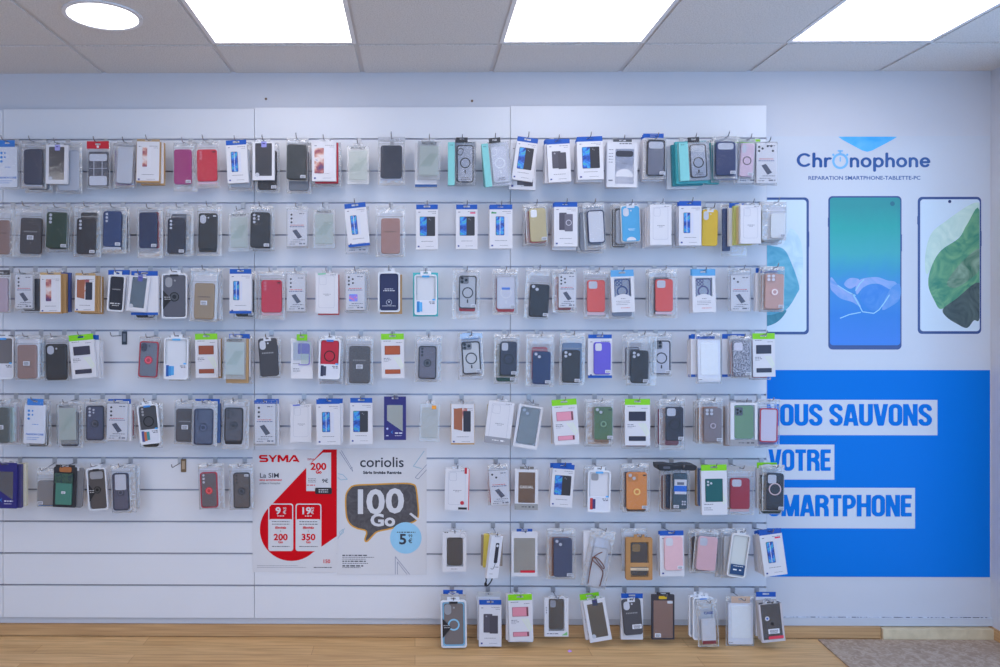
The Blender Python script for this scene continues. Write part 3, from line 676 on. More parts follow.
def k_bag(p, case=None, col=(60, 60, 70), cam='L3', ring=None, stk='br', film=0, clear=False, text=False, hd=None, strip=None, bot=None, mat=None, mark=None, hole=PALE, simple=False):
    b = p.box(case) if case else p.fr(.1, .9, .16, .95)
    t = p.D * .8; yb = -.0035
    phone_case(p.root, b, yb, col, cam, ring, clear, text, mat=mat, hole=hole)
    y = yb - .0085 - .0036
    if bot: p.put('lower_case', pm(bot, .4), rr(b[0] + .002, b[1] - .004, max(b[2] - .013, .003), b[2] + .03, .008), yb + .0025, yb + .0002)
    if strip: p.put('card_strip', pm(strip, .5, k=1.), rect(b[0] + .001, b[1] - .001, max(b[2] - .013, .004), b[2] - .001), -.004, -.006)
    fm = BAG()
    if film: p.put('white_backing', white(), rr(-p.W / 2 + .003, p.W / 2 - .003, .003, p.H - .016, .004, 3), -.0012, -.0022)
    bag(p, .016, fm, b)
    if hd: p.tab(pm(hd, .35), p.H - .022, p.H, -p.W / 2, p.W / 2, -.011, 'hang_header', .001, (.018, .007))
    else: hdr_film(p, film_hdr())
    if p.H - b[3] > .03 and not simple: M().box(-p.W / 2 + .001, p.W / 2 - .001, -.0092, -.0076, b[3] + .006, b[3] + .0085).obj('zip_strip', film_hdr(), p.root)
    if mark: p.put('pen_mark', pm(mark, .6), rect(b[1] - .02, b[1] - .006, b[3] - .016, b[3] - .010), y + .001, y)
    w = b[1] - b[0]
    if stk == 'br': sticker(p, b[1] - .013, b[2] + .012, y - .0012)
    elif stk == 'bl': sticker(p, b[0] + .014, b[2] + .012, y - .0012)
    elif stk == 'c': sticker(p, (b[0] + b[1]) / 2, b[2] + (b[3] - b[2]) * .45, y - .0012, .03, .02)
    elif stk == 'tr': sticker(p, b[1] - .014, b[3] - .012, y - .0012, .02, .010)
def film_hdr(): return film('seal_film', .38, .05, .10, 1., 60, (1, 1, 1.02), dist=.008, fk=.7)

def phone_print(p, pic, u0, u1, v0, v1, y):
    if pic == 'half':
        o = p.put('printed_phone', pm((54, 54, 62), .35), rr(*p.fr(u0, u1, v0, v1), .004), y, y - .0005)
        um = u0 + (u1 - u0) * .45
        p.put('printed_screen', screen(), rr(*p.fr(u0 + .015, um, v0 + .008, v1 - .008), .003), y - .0005, y - .0007, o)
        x, _, z, _ = p.fr(u0 + (u1 - u0) * .62, 0, 0, v0 + .055); lens(x, z, .0025, y - .0005, o, pm((130, 132, 140), .3), 'printed_lens', .0003)
        lens(x + .006, z - .004, .0022, y - .0005, o, pm((120, 122, 130), .3), 'printed_lens', .0003)
    elif pic == 'glass':
        um = u0 + (u1 - u0) * .68
        o = p.put('printed_glass', pm((206, 210, 226), .3), rr(*p.fr(um - .3 * (u1 - u0), u1, v0 + .01, v1 + .015), .004), y, y - .0003)
        p.put('printed_phone', pm((40, 44, 70), .35), rr(*p.fr(u0, um, v0, v1), .004), y - .0003, y - .0006)
        p.put('printed_screen', screen(), rr(*p.fr(u0 + .02, um - .02, v0 + .008, v1 - .008), .003), y - .0006, y - .0008)
        p.put('printed_screen', white(), rr(*p.fr((u0 + um) / 2 - .012, (u0 + um) / 2 + .012, v0 + .01, v1 - .01), .001), y - .0008, y - .001)
    elif pic == 'two':
        w = u1 - u0
        o = p.put('printed_phone', pm((84, 82, 96), .35), rr(*p.fr(u0, u0 + w * .62, v0, v1 - .02), .003), y, y - .0004)
        p.put('printed_phone', pm((76, 74, 86), .35), rr(*p.fr(u0 + w * .42, u1, v0 + .035, v1), .003), y - .0004, y - .0008)
        x, _, z, _ = p.fr(u0 + w * .2, 0, 0, v0 + .05); lens(x, z, .004, y - .0004, o, pm((150, 150, 165), .3), 'printed_lens', .0003)
    elif pic == 'mag':
        w = u1 - u0
        p.put('printed_phone', pm((78, 76, 92), .35), rr(*p.fr(u0, u0 + w * .55, v0, v1 - .03), .003), y, y - .0004)
        o = p.put('printed_phone', pm((104, 102, 118), .35), rr(*p.fr(u0 + w * .4, u1, v0 + .03, v1), .003), y - .0004, y - .0008)
        x0, x1, z0, z1 = p.fr(u0 + w * .4, u1, v0 + .03, v1); M().ring(circ((x0 + x1) / 2, (z0 + z1) / 2, (x1 - x0) * .36), circ((x0 + x1) / 2, (z0 + z1) / 2, (x1 - x0) * .28), y - .0008, y - .001).obj('printed_ring', pm((190, 190, 205)), o)
    elif pic in ('folio', 'folioc'):
        w = u1 - u0
        p.put('printed_cover', pm((158, 98, 74), .5), flow2(p, [(u0, v0 + .02), (u0 + w * .5, v0), (u0 + w * .5, v1 - .02), (u0, v1 - .06)]), y, y - .0004)
        p.put('printed_screen', colourpic(), rr(*p.fr(u0 + w * .5, u0 + w * .8, v0, v0 + (v1 - v0) * .6), .002), y, y - .0003)
        p.put('printed_phone', pm((48, 50, 66), .5), rr(*p.fr(u0 + w * .56, u1, v0 + .07, v1), .003), y - .0003, y - .0007)
    elif pic == 'col':
        um = u0 + (u1 - u0) * .48
        p.put('printed_phone', pm((216, 216, 226), .4), rr(*p.fr(um, u1, v0 - .005, v1 + .02), .004), y, y - .0003)
        p.put('printed_screen', colourpic(), rr(*p.fr(u0, um + .03, v0, v1), .003), y - .0003, y - .0007)
def flow2(p, pts): return flow([((u - .5) * p.W, (1 - v) * p.H) for u, v in pts])

def k_box(p, hdr=BLUE, hh=.022, pic='half', col=WHITE, foot=None, r=None, side=None, mark=None, simple=False, case=None, ccol=None):
    if not hdr: hh = .012
    p.body_top = zt = p.H - hh
    D = p.D
    bm = pm(side, .5) if side else (white() if col == WHITE else pm(col, .45, k=KW))
    b = M().box(-p.W / 2, p.W / 2, -D, 0, 0, zt).obj('box', bm, p.root)
    y = -D
    if side:
        p.put('front_label', white(), rect(-p.W / 2 + .0015, p.W / 2 - .0015, .007, zt - .0005), y, y - .0004); y -= .0004
    tm = pm(hdr, .4) if hdr else film_hdr()
    tw = p.W / 2 * (.98 if hdr else .4)
    p.tab(tm, zt - .001, p.H, -tw, tw, -D + .0016, 'hang_tab')
    if foot: p.put('foot_band', pm(foot, .45), rect(-p.W / 2, p.W / 2, 0, .012), y, y - .0003)
    if simple: return
    r = r or {'half': (.17, .86, .27, .70), 'glass': (.27, .82, .27, .70), 'two': (.2, .82, .28, .70), 'mag': (.22, .8, .24, .66), 'folio': (.1, .9, .18, .72), 'col': (.22, .82, .14, .66), None: None}[pic]
    if pic: phone_print(p, pic, *r, y)
    if case:
        x0, x1, z0, z1 = p.box(case); phone_case(p.root, (x0, x1, z0, z1), y, ccol, 'HOLE', t=.008, hole=(206, 206, 216)); sticker(p, x1 - .014, z0 + .014, y - .0085)
    else:
        p.text([(.24, .76, .82, 2.2), (.45, .8, .93, 1.6)], y)
    p.text([(.1, .2, .17, 3.2), (.55, .92, .16, 2.2), (.74, .92, .2, 1.8)], y, name='printed_heading')
    x0, x1, z0, z1 = p.fr(.08, .16, .915, .95); p.put('logo_square', pm((44, 62, 140), .4), rect(x0, x1, z0, z1), y, y - .0003)
    if mark: p.put('printed_badge', pm(mark, .5), rect(*p.fr(.08 if mark[1] > 100 else .66, .3 if mark[1] > 100 else .9, .175, .205)), y - .0003, y - .0006)
def k_outline(p, hdr=None, pic=None, foot=None, cam=1, red=False, scrib=None):
    k_box(p, None, pic=None, simple=True); y = -p.D
    if red: p.put('side_panel', pm((214, 60, 66), .45), rect(p.W / 2 - .003, p.W / 2 + .0004, .002, p.body_top - .002), -.002, y - .0003)
    m = M(); lm = pm((168, 172, 190), .6)
    o = rr(*p.fr(.14, .84, .12, .87), .008); q = [((x) * .975, p.H * .5 + (z - p.H * .5) * .985) for x, z in o]
    m.ring(o, q, y, y - .0003)
    if cam:
        o = rr(*p.fr(.18, .48, .145, .33), .006); cx = (-.17) * p.W; cz = p.H * .76
        m.ring(o, [(cx + (x - cx) * .93, cz + (z - cz) * .95) for x, z in o], y, y - .0003)
    m.obj('printed_outline', lm, p.root)
    p.text([(.34, .68, .55, 2.4), (.42, .6, .58, 1.8), (.66, .9, .1, 2.6)], y)
    if scrib: p.put('pen_mark', pm(scrib, .5), flow2(p, [(.1, .07), (.45, .055), (.47, .09), (.12, .105)]), y, y - .0004)
    if foot: p.put('foot_band', pm(foot, .45), rect(-p.W / 2, p.W / 2, 0, p.H * .15), y, y - .0004); p.text([(.3, .55, .92, 4), (.62, .8, .92, 6)], y - .0004, pm((236, 236, 240)), 'foot_text')
    if red: p.put('red_seal', pm((190, 40, 60), .5), circ(p.W * .22, p.H * .17, .009), y, y - .0005); p.put('red_flag', pm((190, 40, 60), .5), rect(*p.fr(.8, .9, .03, .17)), y, y - .0005); p.put('black_flag', pm((38, 36, 46), .5), rect(*p.fr(.56, .92, .93, .98)), y, y - .0005)
def k_window(p, frame=WHITE, win=(.12, .88, .12, .90), col=(80, 76, 82), cam=None, tabc=None, tab=None, mark=False, text=None, foot=None, rough=.5, flat=True, mat=None, clip=False, lower=None, ring=None):
    p.body_top = zt = p.H - .012; D = p.D
    p.frame(white() if frame == WHITE else pm(frame, .5, k=KW), D, *win)
    x0, x1, z0, z1 = p.fr(*win)
    M().box(-p.W / 2 + .001, p.W / 2 - .001, -.002, -.0005, .001, zt - .001).obj('back_card', white() if frame == WHITE else pm(frame, .6), p.root)
    if flat: p.put('phone_case', mat or pm(col, rough), rr(x0 - .003, x1 + .003, z0 - .003, z1 + .003, .006), -.002, -D + .002, bev=.001)
    else: phone_case(p.root, (x0 + .003, x1 - .003, z0 + .003, z1 - .003), -.002, col, cam, ring, mat=mat, t=.0075)
    p.put('window_film', PANE(), rect(x0 - .001, x1 + .001, z0 - .001, z1 + .001), -D + .0012, -D + .0008)
    p.tab(pm(tabc, .4) if tabc else film_hdr(), zt - .001, p.H, -p.W * .3, p.W * .3, -D + .0016)
    y = -D
    if tab: p.put('size_label', pm(tab, .5), rect(*p.fr(.4, .64, .06, .2)), y, y - .0005); p.text([(.46, .58, .11, 4)], y - .0005, pm((60, 50, 130)), 'size_text')
    if mark: x, _, z, _ = p.fr(.22, 0, 0, .87); p.put('round_seal', pm((190, 194, 206), .5), circ(x, z, .0095), y, y - .0005)
    if foot: p.put('foot_band', pm(foot, .45), rect(-p.W / 2, p.W / 2, 0, p.H * .14), y, y - .0004); p.text([(.3, .55, .93, 4), (.6, .7, .93, 7), (.76, .88, .93, 7)], y - .0004, pm((90, 90, 100)), 'foot_text')
    if text: font_mesh(text, .017, pm((226, 220, 215), .5), 'case_lettering', p.root, (0, -D + .0004, p.H * .5), .0003)
    if lower: p.put('red_band', pm(lower, .45), rect(*p.fr(.34, .9, .87, .92)), y, y - .0005)
def k_green(p, col=(40, 44, 60), pic=None, case=None, one=False, wr=None):
    hh = .027; p.body_top = zt = p.H - hh; y = -p.D
    M().box(-p.W / 2, p.W / 2, y, 0, 0, zt).obj('box', white(), p.root)
    p.tab(pm(GREEN, .4, k=1.05), zt - .001, p.H, -p.W / 2, p.W / 2, y + .0016)
    sw = M()
    for k in range(3):
        a, b = .52 + .11 * k, .58 + .12 * k
        sw.prism(flow2(p, [(a, .52), (a + .07, .52), (min(b + .34, .97), .78 - .03 * k), (min(b + .28, .95), .80 - .03 * k)]), y, y - .0003)
    sw.obj('pale_leaf', pm((214, 222, 212), .5), p.root)
    for (v0, v1) in ((.27, .47), (.80, .90)) if not one else ((.28, .74),):
        o = M().ring(rr(*p.fr(.15, .83, v0, v1), .002, 2), rr(*p.fr(.175, .805, v0 + .008, v1 - .008), .002, 2), y, y - .0012).obj('window_edge', pm([int(v * .8) for v in col], .4), p.root)
        p.put('phone_case', pm(col, .45), rect(*p.fr(.17, .75 if sum(col) > 330 else .81, v0 + .006, v1 - .006)), y, y - .0008, o)
        if sum(col) > 330: p.put('case_edge', pm((92, 52, 62), .45), rect(*p.fr(.75, .81, v0 + .006, v1 - .006)), y, y - .0008, o)
    if one:
        x, _, z, _ = p.fr(.28, 0, 0, .33)
        for u, v in ((.26, .34), (.26, .40), (.38, .37)): x, _, z, _ = p.fr(u, 0, 0, v); lens(x, z, .005, y - .0008, p.root, pm((190, 196, 205)), 'camera_hole')
    p.text([(.1, .42, .165, 2.6), (.66, .9, .2, 2.4), (.1, .36, .55, 3), (.1, .42, .585, 3), (.1, .3, .62, 1.6)] if not one else [(.1, .45, .79, 3), (.1, .36, .86, 3), (.1, .42, .9, 3)], y)
def k_protect(p, col=(206, 216, 210), word=True, seal=None, warm=False):
    D = p.D; p.body_top = zt = p.H - .014
    p.put('glass_sheet', pm((214, 210, 202) if warm else col, .35, k=1.), rr(*p.fr(.09, .91, .17, .90), .004), -.003, -.006)
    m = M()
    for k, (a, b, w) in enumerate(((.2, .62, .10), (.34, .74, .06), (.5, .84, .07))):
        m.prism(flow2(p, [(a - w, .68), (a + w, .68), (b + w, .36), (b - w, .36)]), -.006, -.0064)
    m.obj('diagonal_sheen', pm((186, 204, 194) if not warm else (222, 218, 212), .4, k=1.), p.root)  # tinted diagonal stripes on the glass sheet
    M().box(-p.W / 2, p.W / 2, -D, 0, 0, zt).obj('clear_box', CLEARBOX(), p.root)
    p.tab(film_hdr(), zt - .001, p.H, -p.W * .22, p.W * .22, -D + .003)
    y = -D
    if word: x, _, z, _ = p.fr(.5, 0, 0, .15); font_mesh('PROTECT', .0135, pm((86, 92, 98), .5), 'box_lettering', p.root, (x, y, z), .0004, 1.15)
    p.text([(.14, .86, .9, 2.6), (.2, .6, .94, 1.6)], y, pm((150, 160, 158)))
    if seal: p.put('orange_seal', pm(seal, .5), rect(*p.fr(.58, .8, .11, .2)), y, y - .0005)
def k_cam(p, inner=None, red=None, film=0, col=(70, 72, 86), two=False, pic=0, hd=None, lensn=5):
    b = p.box(inner) if inner else p.fr(.08, .92, .1, .97)
    x0, x1, z0, z1 = b; w, h = x1 - x0, z1 - z0; yb = -.0025; t = .011; y = yb - t
    q = M().prism(rr(x0, x1, z0, z1, .005, 3), yb, y).obj('box', white(), p.root)
    X = lambda u: x0 + u * w; Zf = lambda v: z1 - v * h
    dots = {5: ((.15, .09), (.15, .19), (.36, .14), (.15, .29), (.37, .25)), 3: ((.2, .1), (.2, .21), (.2, .32)), 2: ((.16, .1), (.36, .19)), 6: ((.13, .1), (.3, .14), (.13, .2), (.55, .08), (.72, .08), (.8, .2))}[lensn]
    for u, v in dots: lens(X(u), Zf(v), w * .055, y, q, pm((40, 42, 56), .4), 'printed_lens', .0003)
    bars('printed_text', pm(red or (206, 70, 86), .5), q, [(X(.14), X(.84), Zf(.40), .003)], y); bars('printed_line', pm((66, 84, 140), .5), q, [(X(.1), X(.9), Zf(.445), .0032)], y)
    if pic: M().prism(rr(X(.16), X(.62), Zf(.76), Zf(.56), .003), y, y - .0005).obj('printed_picture', ramp_mat('pinkblue', [(.35, (60, 150, 230)), (.5, (140, 130, 230)), (.65, (235, 120, 160))], 30), q)
    else: M().prism(flow([(X(.24), Zf(.56)), (X(.46), Zf(.52)), (X(.76), Zf(.74)), (X(.54), Zf(.79))]), y, y - .0005).obj('printed_phone', pm((84, 88, 108), .4), q)
    bars('printed_caption', ink(), q, [(X(.3), X(.9), Zf(.82), .003), (X(.16), X(.7), Zf(.88), .0026), (X(.6), X(.92), Zf(.93), .006), (X(.1), X(.4), Zf(.94), .003), (X(.6), X(.9), Zf(.07), .004)], y)
    bag(p, .015, BAG(), b); 
    if hd: p.tab(pm(hd, .4), p.H - .016, p.H, -p.W * .46, p.W * .46, -.011, 'hang_header', .001, (.016, .006))
    else: hdr_film(p, film_hdr())
def k_mag(p, strip=.24, ring=True, pale=False, C=False):
    p.body_top = zt = p.H - .014; D = p.D; y = -D
    M().box(-p.W / 2, p.W / 2, -.002, 0, 0, zt).obj('back_card', pm((214, 218, 230), .5), p.root)
    x0, x1, z0, z1 = p.fr(0, strip, 0, 1)
    M().box(x0, x1, -D, -.002, 0, zt).obj('side_band', pm(TEAL, .45), p.root)
    p.text([(.06, .18, .13, 3)], y, pm((60, 110, 116)))
    a, b, c, d = p.fr(strip + .05, .95, .12, .93)
    cs = phone_case(p.root, (a + .004, b - .004, c, d), -.002, (66, 70, 90) if not pale else (206, 214, 226), 'BAR' if C else None, None, (196, 202, 220), t=.008, hole=(216, 220, 232))
    cx = (a + b) / 2
    ym = -.002 - .006
    bk = pm((40, 42, 56) if not pale else (222, 228, 238), .35)
    if not C:
        o = [(cx - .022 + .014 * math.cos(w) * (1 + .25 * math.sin(2 * w)), d - .03 + .017 * math.sin(w)) for w in [2 * math.pi * k / 22 for k in range(22)]]
        M().ring(o, [(cx - .022 + (x - cx + .022) * .8, d - .03 + (z - d + .03) * .82) for x, z in o], ym, ym - .001).obj('camera_loop', bk, cs)
    cz = c + (d - c) * (.52 if not C else .45)
    M().ring(circ(cx, cz, .024, 28), circ(cx, cz, .0195, 28), ym, ym - .001).obj('magnet_ring', bk, cs)
    M().prism(rr(cx - .0028, cx + .0028, cz - .048, cz - .032, .002), ym, ym - .001).obj('magnet_bar', bk, cs)
    bars('printed_text', pm((120, 124, 140)), p.root, [(cx - .02, cx + .02, c + .012, .003), (cx - .014, cx + .016, c + .02, .004)], -.0125)
    M().box(x1, p.W / 2, -D, -.002, 0, zt).obj('clear_front', PANE() if not pale else BAG(), p.root)
    p.tab(pm((52, 54, 62), .4), zt - .001, p.H + .008, -.026, .026, -D + .004, hole=(.03, .008))
def k_bluewin(p, tint=(40, 66, 140)):
    hh = .03; p.body_top = zt = p.H - hh; D = p.D; y = -D
    M().ring(rect(-p.W / 2, p.W / 2, 0, zt), rect(*p.fr(.14, .86, .2, .64)), -.001, -D).obj('box', white(), p.root)
    M().box(-p.W / 2 + .001, p.W / 2 - .001, -.002, 0, .001, zt - .001).obj('back_card', pm((206, 208, 220), .5), p.root)
    p.tab(pm((92, 162, 216), .4), zt - .001, p.H, -p.W / 2, p.W / 2, -D + .0016)
    cs = phone_case(p.root, p.fr(.16, .84, .215, .72), -.002, tint, None, None, (188, 192, 208), t=.008)
    x0, x1, z0, z1 = p.fr(.16, .84, .215, .72); cx = (x0 + x1) / 2; w = x1 - x0; tm_ = pm(tint, .35)
    for u, v in ((.2, .1), (.2, .25), (.42, .1), (.42, .25)): M().ring(circ(x0 + u * w, z1 - v * (z1 - z0), w * .11, 16), circ(x0 + u * w, z1 - v * (z1 - z0), w * .06, 16), -.0085, -.0095).obj('lens_ring', tm_, cs)
    cz = z0 + (z1 - z0) * .42
    M().ring(circ(cx, cz, w * .36, 28), circ(cx, cz, w * .26, 28), -.0085, -.0092).obj('magnet_ring', tm_, cs)
    o = [((-.36 + .72 * k / 16) * p.W, (1 - .64 + .07 * math.sin(math.pi * k / 16)) * p.H) for k in range(17)]
    p.put('white_dome', white(), flow(o + [(.36 * p.W, .355 * p.H), (-.36 * p.W, .355 * p.H)]), y + .001, y - .0004)
    p.text([(.42, .6, .68, 3), (.2, .8, .74, 2), (.2, .8, .78, 2), (.2, .7, .82, 2)], y); p.text([(.4, .8, .9, 2.4)], y, pm((206, 60, 70)), 'red_text')
    p.put('window_film', PANE(), rect(*p.fr(.139, .861, .199, .641)), y + .0012, y + .0008)
def k_navy(p):
    hh = .02; p.body_top = zt = p.H - hh; D = p.D; y = -D; nv = pm((44, 42, 118), .45)
    M().box(-p.W / 2, p.W / 2, y, 0, 0, zt).obj('box', nv, p.root)
    p.put('phone_case', pm((206, 196, 174) if not getattr(p, 'grey', 0) else (104, 106, 118), .5), flow2(p, [(.14, .2), (.85, .2), (.85, .80), (.14, .55)]), y, y - .0008)
    p.put('window_film', PANE(), flow2(p, [(.13, .19), (.86, .19), (.86, .815), (.13, .555)]), y - .001, y - .0013)
    p.tab(nv, zt - .001, p.H, -p.W / 2, p.W / 2, y + .0016)
    x, _, z, _ = p.fr(.15, 0, 0, .74); p.put('logo_disc', pm((190, 200, 235), .5), circ(x, z, .005), y, y - .0004)
    p.put('blue_arrow', pm((40, 140, 230), .5), flow2(p, [(.32, .82), (.42, .77), (.36, .82), (.42, .87)]), y, y - .0004)
    p.text([(.5, .86, .84, 5), (.1, .2, .9, 4), (.5, .8, .9, 2)], y, pm((226, 228, 240)))
def k_pouch(p, style='fashion', hd=(58, 130, 214)):
    b = p.fr(.07, .93, .13, .96); yb = -.003
    q = M().prism(rr(*b, .005, 3), yb, yb - .01).obj('printed_card', pm((222, 226, 238), .4, k=1.03), p.root); y = yb - .01
    if style == 'fashion':
        for u, v in ((.25, .26), (.25, .345), (.25, .43), (.40, .26), (.40, .345)): x, _, z, _ = p.fr(u, 0, 0, v); lens(x, z, .0058 if u < .3 else .004, y, q, pm((50, 140, 220)), 'printed_dot', .0004)
        bars('printed_text', pm((100, 150, 220)), q, [(*p.fr(.4, .66, 0, 0)[:2], p.H * .45, .003)], y)
        x, _, z, _ = p.fr(.52, 0, 0, .78); font_mesh('FASHION CASE', .0115, pm((60, 120, 205)), 'pouch_lettering', q, (x, y, z), .0003, 1.05)
        bars('printed_caption', pm((110, 150, 215)), q, [(*p.fr(.2, .7, 0, 0)[:2], p.H * .17, .0028), (*p.fr(.2, .6, 0, 0)[:2], p.H * .13, .0028)], y)
    elif style == 'white':
        x0, x1, z0, z1 = b; M().prism(rr(x0 + .012, x1 - .010, z0 + .03, z1 - .012, .008), y, y - .002, .001).obj('phone_case', pm((236, 240, 246), .35, k=1.), q)
        bars('printed_text', pm((80, 84, 100)), q, [(x0 + .002, x0 + .02, z0 + .01, .003)], y - .0006); p.put('label_band', pm((228, 230, 238), .5), rect(x0 + .001, x1 - .001, z0 + .004, z0 + .018), y, y - .0005)
    bag(p, .015, BAG(), b)
    if hd: p.tab(pm(hd, .4), p.H - .03, p.H, -p.W * .33, p.W * .33, -.0125, 'hang_header', .001, (.022, .008))
    else: hdr_film(p, film_hdr())
def k_blister(p, col=(70, 70, 78), cam='HOLE', ring=None, topc=(60, 140, 210), pics=None, tri=False, rim=(222, 226, 236), clear=False, text=False, low=None, tabc=None, mat=None, logo=None):
    D = p.D; zt = p.H - .016; W = p.W; r = .012
    M().ring(rr(-W / 2, W / 2, 0, zt, r), rr(-W / 2 + .0065, W / 2 - .0065, .0065, zt - .0065, r * .7), -.001, -D).obj('tray', pm(rim, .3, k=1., var=.02), p.root)
    x0, x1, z0, z1 = -W / 2 + .0065, W / 2 - .0065, .0065, zt - .0065
    split = z0 + (z1 - z0) * .36 if pics else z0
    M().box(x0 - .002, x1 + .002, -.003, -.0012, z0 - .002, z1 + .002).obj('back_card', pm((214, 218, 228), .5), p.root)
    cs = phone_case(p.root, (x0 + .002, x1 - .002, max(z0, split - .03) + .001, z1 - .001), -.003, col, cam, ring, clear, text, t=D - .006, mat=mat, hole=(150, 152, 160))
    y = -D + .001
    if pics:
        q = M().prism(rr(x0 - .001, x1 + .001, z0 - .001, split, .004, 2), -.004, y).obj('insert_card', pm((214, 218, 232), .45, k=1.), p.root)
        for k, c in enumerate(pics):
            a = x0 + .004 + k * .0115; M().prism(rr(a, a + .0135, z0 + .006 + .003 * k, split - .010 + .004 * (k == 0), .002), y - .0002 * k, y - .0004 - .0002 * k).obj('printed_phone', pm(c, .4), q)
        bars('printed_text', ink(), q, [(x1 - .03, x1 - .004, split - .009, .004), (x1 - .026, x1 - .003, split - .016, .004)], y)
        M().prism(rr(x1 - .015, x1 - .002, split - .002, split + .005, .002), y, y - .0005).obj('blue_seal', pm((80, 170, 235), .5), q)
    if tri:
        p.put('black_triangle', pm((38, 38, 44), .5), flow([(x0 - .004, z0 + (z1 - z0) * .66), (x0 - .004, z0 + (z1 - z0) * .16), (x0 + (x1 - x0) * .38, z0 + (z1 - z0) * .42)]), y + .0006, y - .0004)
        p.text([(.1, .34, .56, 3), (.12, .36, .6, 3)], y - .0004, pm((190, 190, 196)), 'triangle_text')
    if logo:
        g = pm((206, 210, 226), .5); m = M(); cz = z0 + (z1 - z0) * .22; m.ring(circ(0, cz, .013, 24), circ(0, cz, .0115, 24), y, y - .0004); m.prism(flow([(-.005, cz), (.005, cz), (0, cz + .008)]), y, y - .0004); m.obj('printed_logo', g, p.root)
        p.text([(.3, .7, .47, 3.2), (.24, .76, .51, 3.2), (.2, .8, .86, 2.6)], y, g)
    if text: p.text([(.18, .8, .8, 5), (.3, .7, .85, 3)], y, pm((206, 208, 214)), 'case_text')
    if low: q = p.put('lower_label', pm(low, .45), rect(x0 + .006, x1 + .001, z0 + .005, z0 + (z1 - z0) * .28), y, y - .0005); p.text([(.3, .85, .76, 3), (.3, .5, .84, 6), (.62, .74, .84, 5)], y - .0005, pm((220, 226, 236)), 'label_text')
    M().prism(rr(x0 - .001, x1 + .001, z0 - .001, z1 + .001, r * .7), -D + .0012, -D + .0006).obj('clear_front', PANE(), p.root) if False else None
    p.tab(pm(tabc, .4) if tabc else pm(rim, .35), zt - .003, p.H, -W * .24, W * .24, -D * .6)
    if topc: p.put('top_seal', pm(topc, .45), rr(-W * .17, W * .17, zt - .013, zt - .004, .003, 2), -D - .0001, -D - .0008)
def k_slide(p):
    hh = .03; p.body_top = zt = p.H - .016; y = -p.D
    M().ring(rect(-p.W / 2, p.W / 2, 0, zt), rr(*p.fr(.1, .88, .18, .58), .003), 0, y).obj('box', white(), p.root)
    M().box(-p.W / 2 + .001, p.W / 2 - .001, -.002, -.0005, .001, zt - .001).obj('back_card', pm((206, 216, 206)), p.root)
    cs = phone_case(p.root, p.fr(.15, .84, .2, .7), -.002, (146, 132, 214), None, None, (196, 206, 200), t=.008)
    M().prism(rr(*p.fr(.17, .44, .22, .44), .003), -.0085, -.0105).obj('lens_slide', pm((128, 112, 196), .4), cs); M().prism(rr(*p.fr(.46, .82, .22, .44), .003), -.0085, -.010).obj('slide_cover', pm((128, 110, 200), .4), cs)
    p.tab(pm(GREEN, .4), zt - .012, p.H + .001, -p.W * .24, p.W * .24, y - .0001)
    p.text([(.1, .4, .66, 2.6), (.1, .36, .78, 3), (.1, .42, .83, 3)], y)
    p.put('window_film', PANE(), rect(*p.fr(.099, .881, .179, .581)), y + .0012, y + .0008)
def k_kraftwin(p):
    p.body_top = zt = p.H - .016; D = p.D; km = pm((178, 132, 84), .6)
    M().ring(rr(-p.W / 2, p.W / 2, 0, zt, .006), rr(*p.fr(.17, .85, .17, .93), .004), 0, -D).obj('box', km, p.root)
    M().box(-p.W / 2 + .003, p.W / 2 - .003, -.002, -.0005, .003, zt - .003).obj('back_card', km, p.root)
    phone_case(p.root, p.fr(.2, .82, .19, .91), -.002, (66, 68, 84), 'SQ', t=.009, hole=(160, 128, 86))
    p.put('kraft_band', pm((186, 142, 94), .6), rect(*p.fr(.17, .85, .62, .71)), -D + .001, -D - .0004); p.put('paper_band', pm((214, 196, 172), .6), rect(*p.fr(.17, .85, .73, .79)), -D + .001, -D - .0004)
    p.text([(.4, .8, .76, 2.4)], -D - .0004); p.tab(km, zt - .001, p.H, -p.W * .2, p.W * .2, -D + .002)
    p.put('window_film', PANE(), rect(*p.fr(.168, .852, .168, .932)), -D + .003, -D + .0026)
def k_strap(p):
    """clear phone case with a brown neck cord coiled on it, in a milky bag"""
    b = p.fr(.24, .80, .30, .985); yb = -.003
    phone_case(p.root, b, yb, (196, 198, 208), None, None, (204, 206, 214), t=.008)
    m = M(); x0, x1, z0, z1 = b; w = x1 - x0; h = z1 - z0; y = yb - .0105; s_ = [Vector((x, 0, z)) for x, z in ()]
    pt = [(x0 + .004, z0 + .012), (x0 + .002, z0 + h * .45), (x0 + w * .1, z0 + h * .72), (x0 + w * .5, z0 + h * .62), (x1 - .006, z0 + h * .5), (x1 - .004, z0 + h * .56), (x0 + w * .5, z0 + h * .70), (x0 + .006, z0 + h * .74), (x0 + .004, z0 + h * .66), (x0 + w * .5, z0 + h * .56), (x1 - .006, z0 + h * .44), (x1 - .002, z0 + h * .3), (x1 - .006, z0 + .010)]
    m.tube([(x, y - .0012 * math.sin(k), z) for k, (x, z) in enumerate(spl(pt))], .0021, 6); m.smooth = True
    m.obj('neck_cord', pm((128, 76, 66), .6), p.root)
    m = M(); m.tube([(x, y - .002, z) for x, z in spl([(x0 + .004, z0 + h * .72), (x0 + w * .3, z0 + h * .82), (x0 + w * .62, z0 + h * .9)])], .0021, 6); m.obj('cord_end', pm((128, 76, 66), .6), p.root)
    p.put('printed_panel', pm((206, 210, 224), .5), rr(*p.fr(.25, .62, .15, .32), .003), -.004, -.006)
    bag(p, .019, BAG(), b); hdr_film(p, film_hdr())
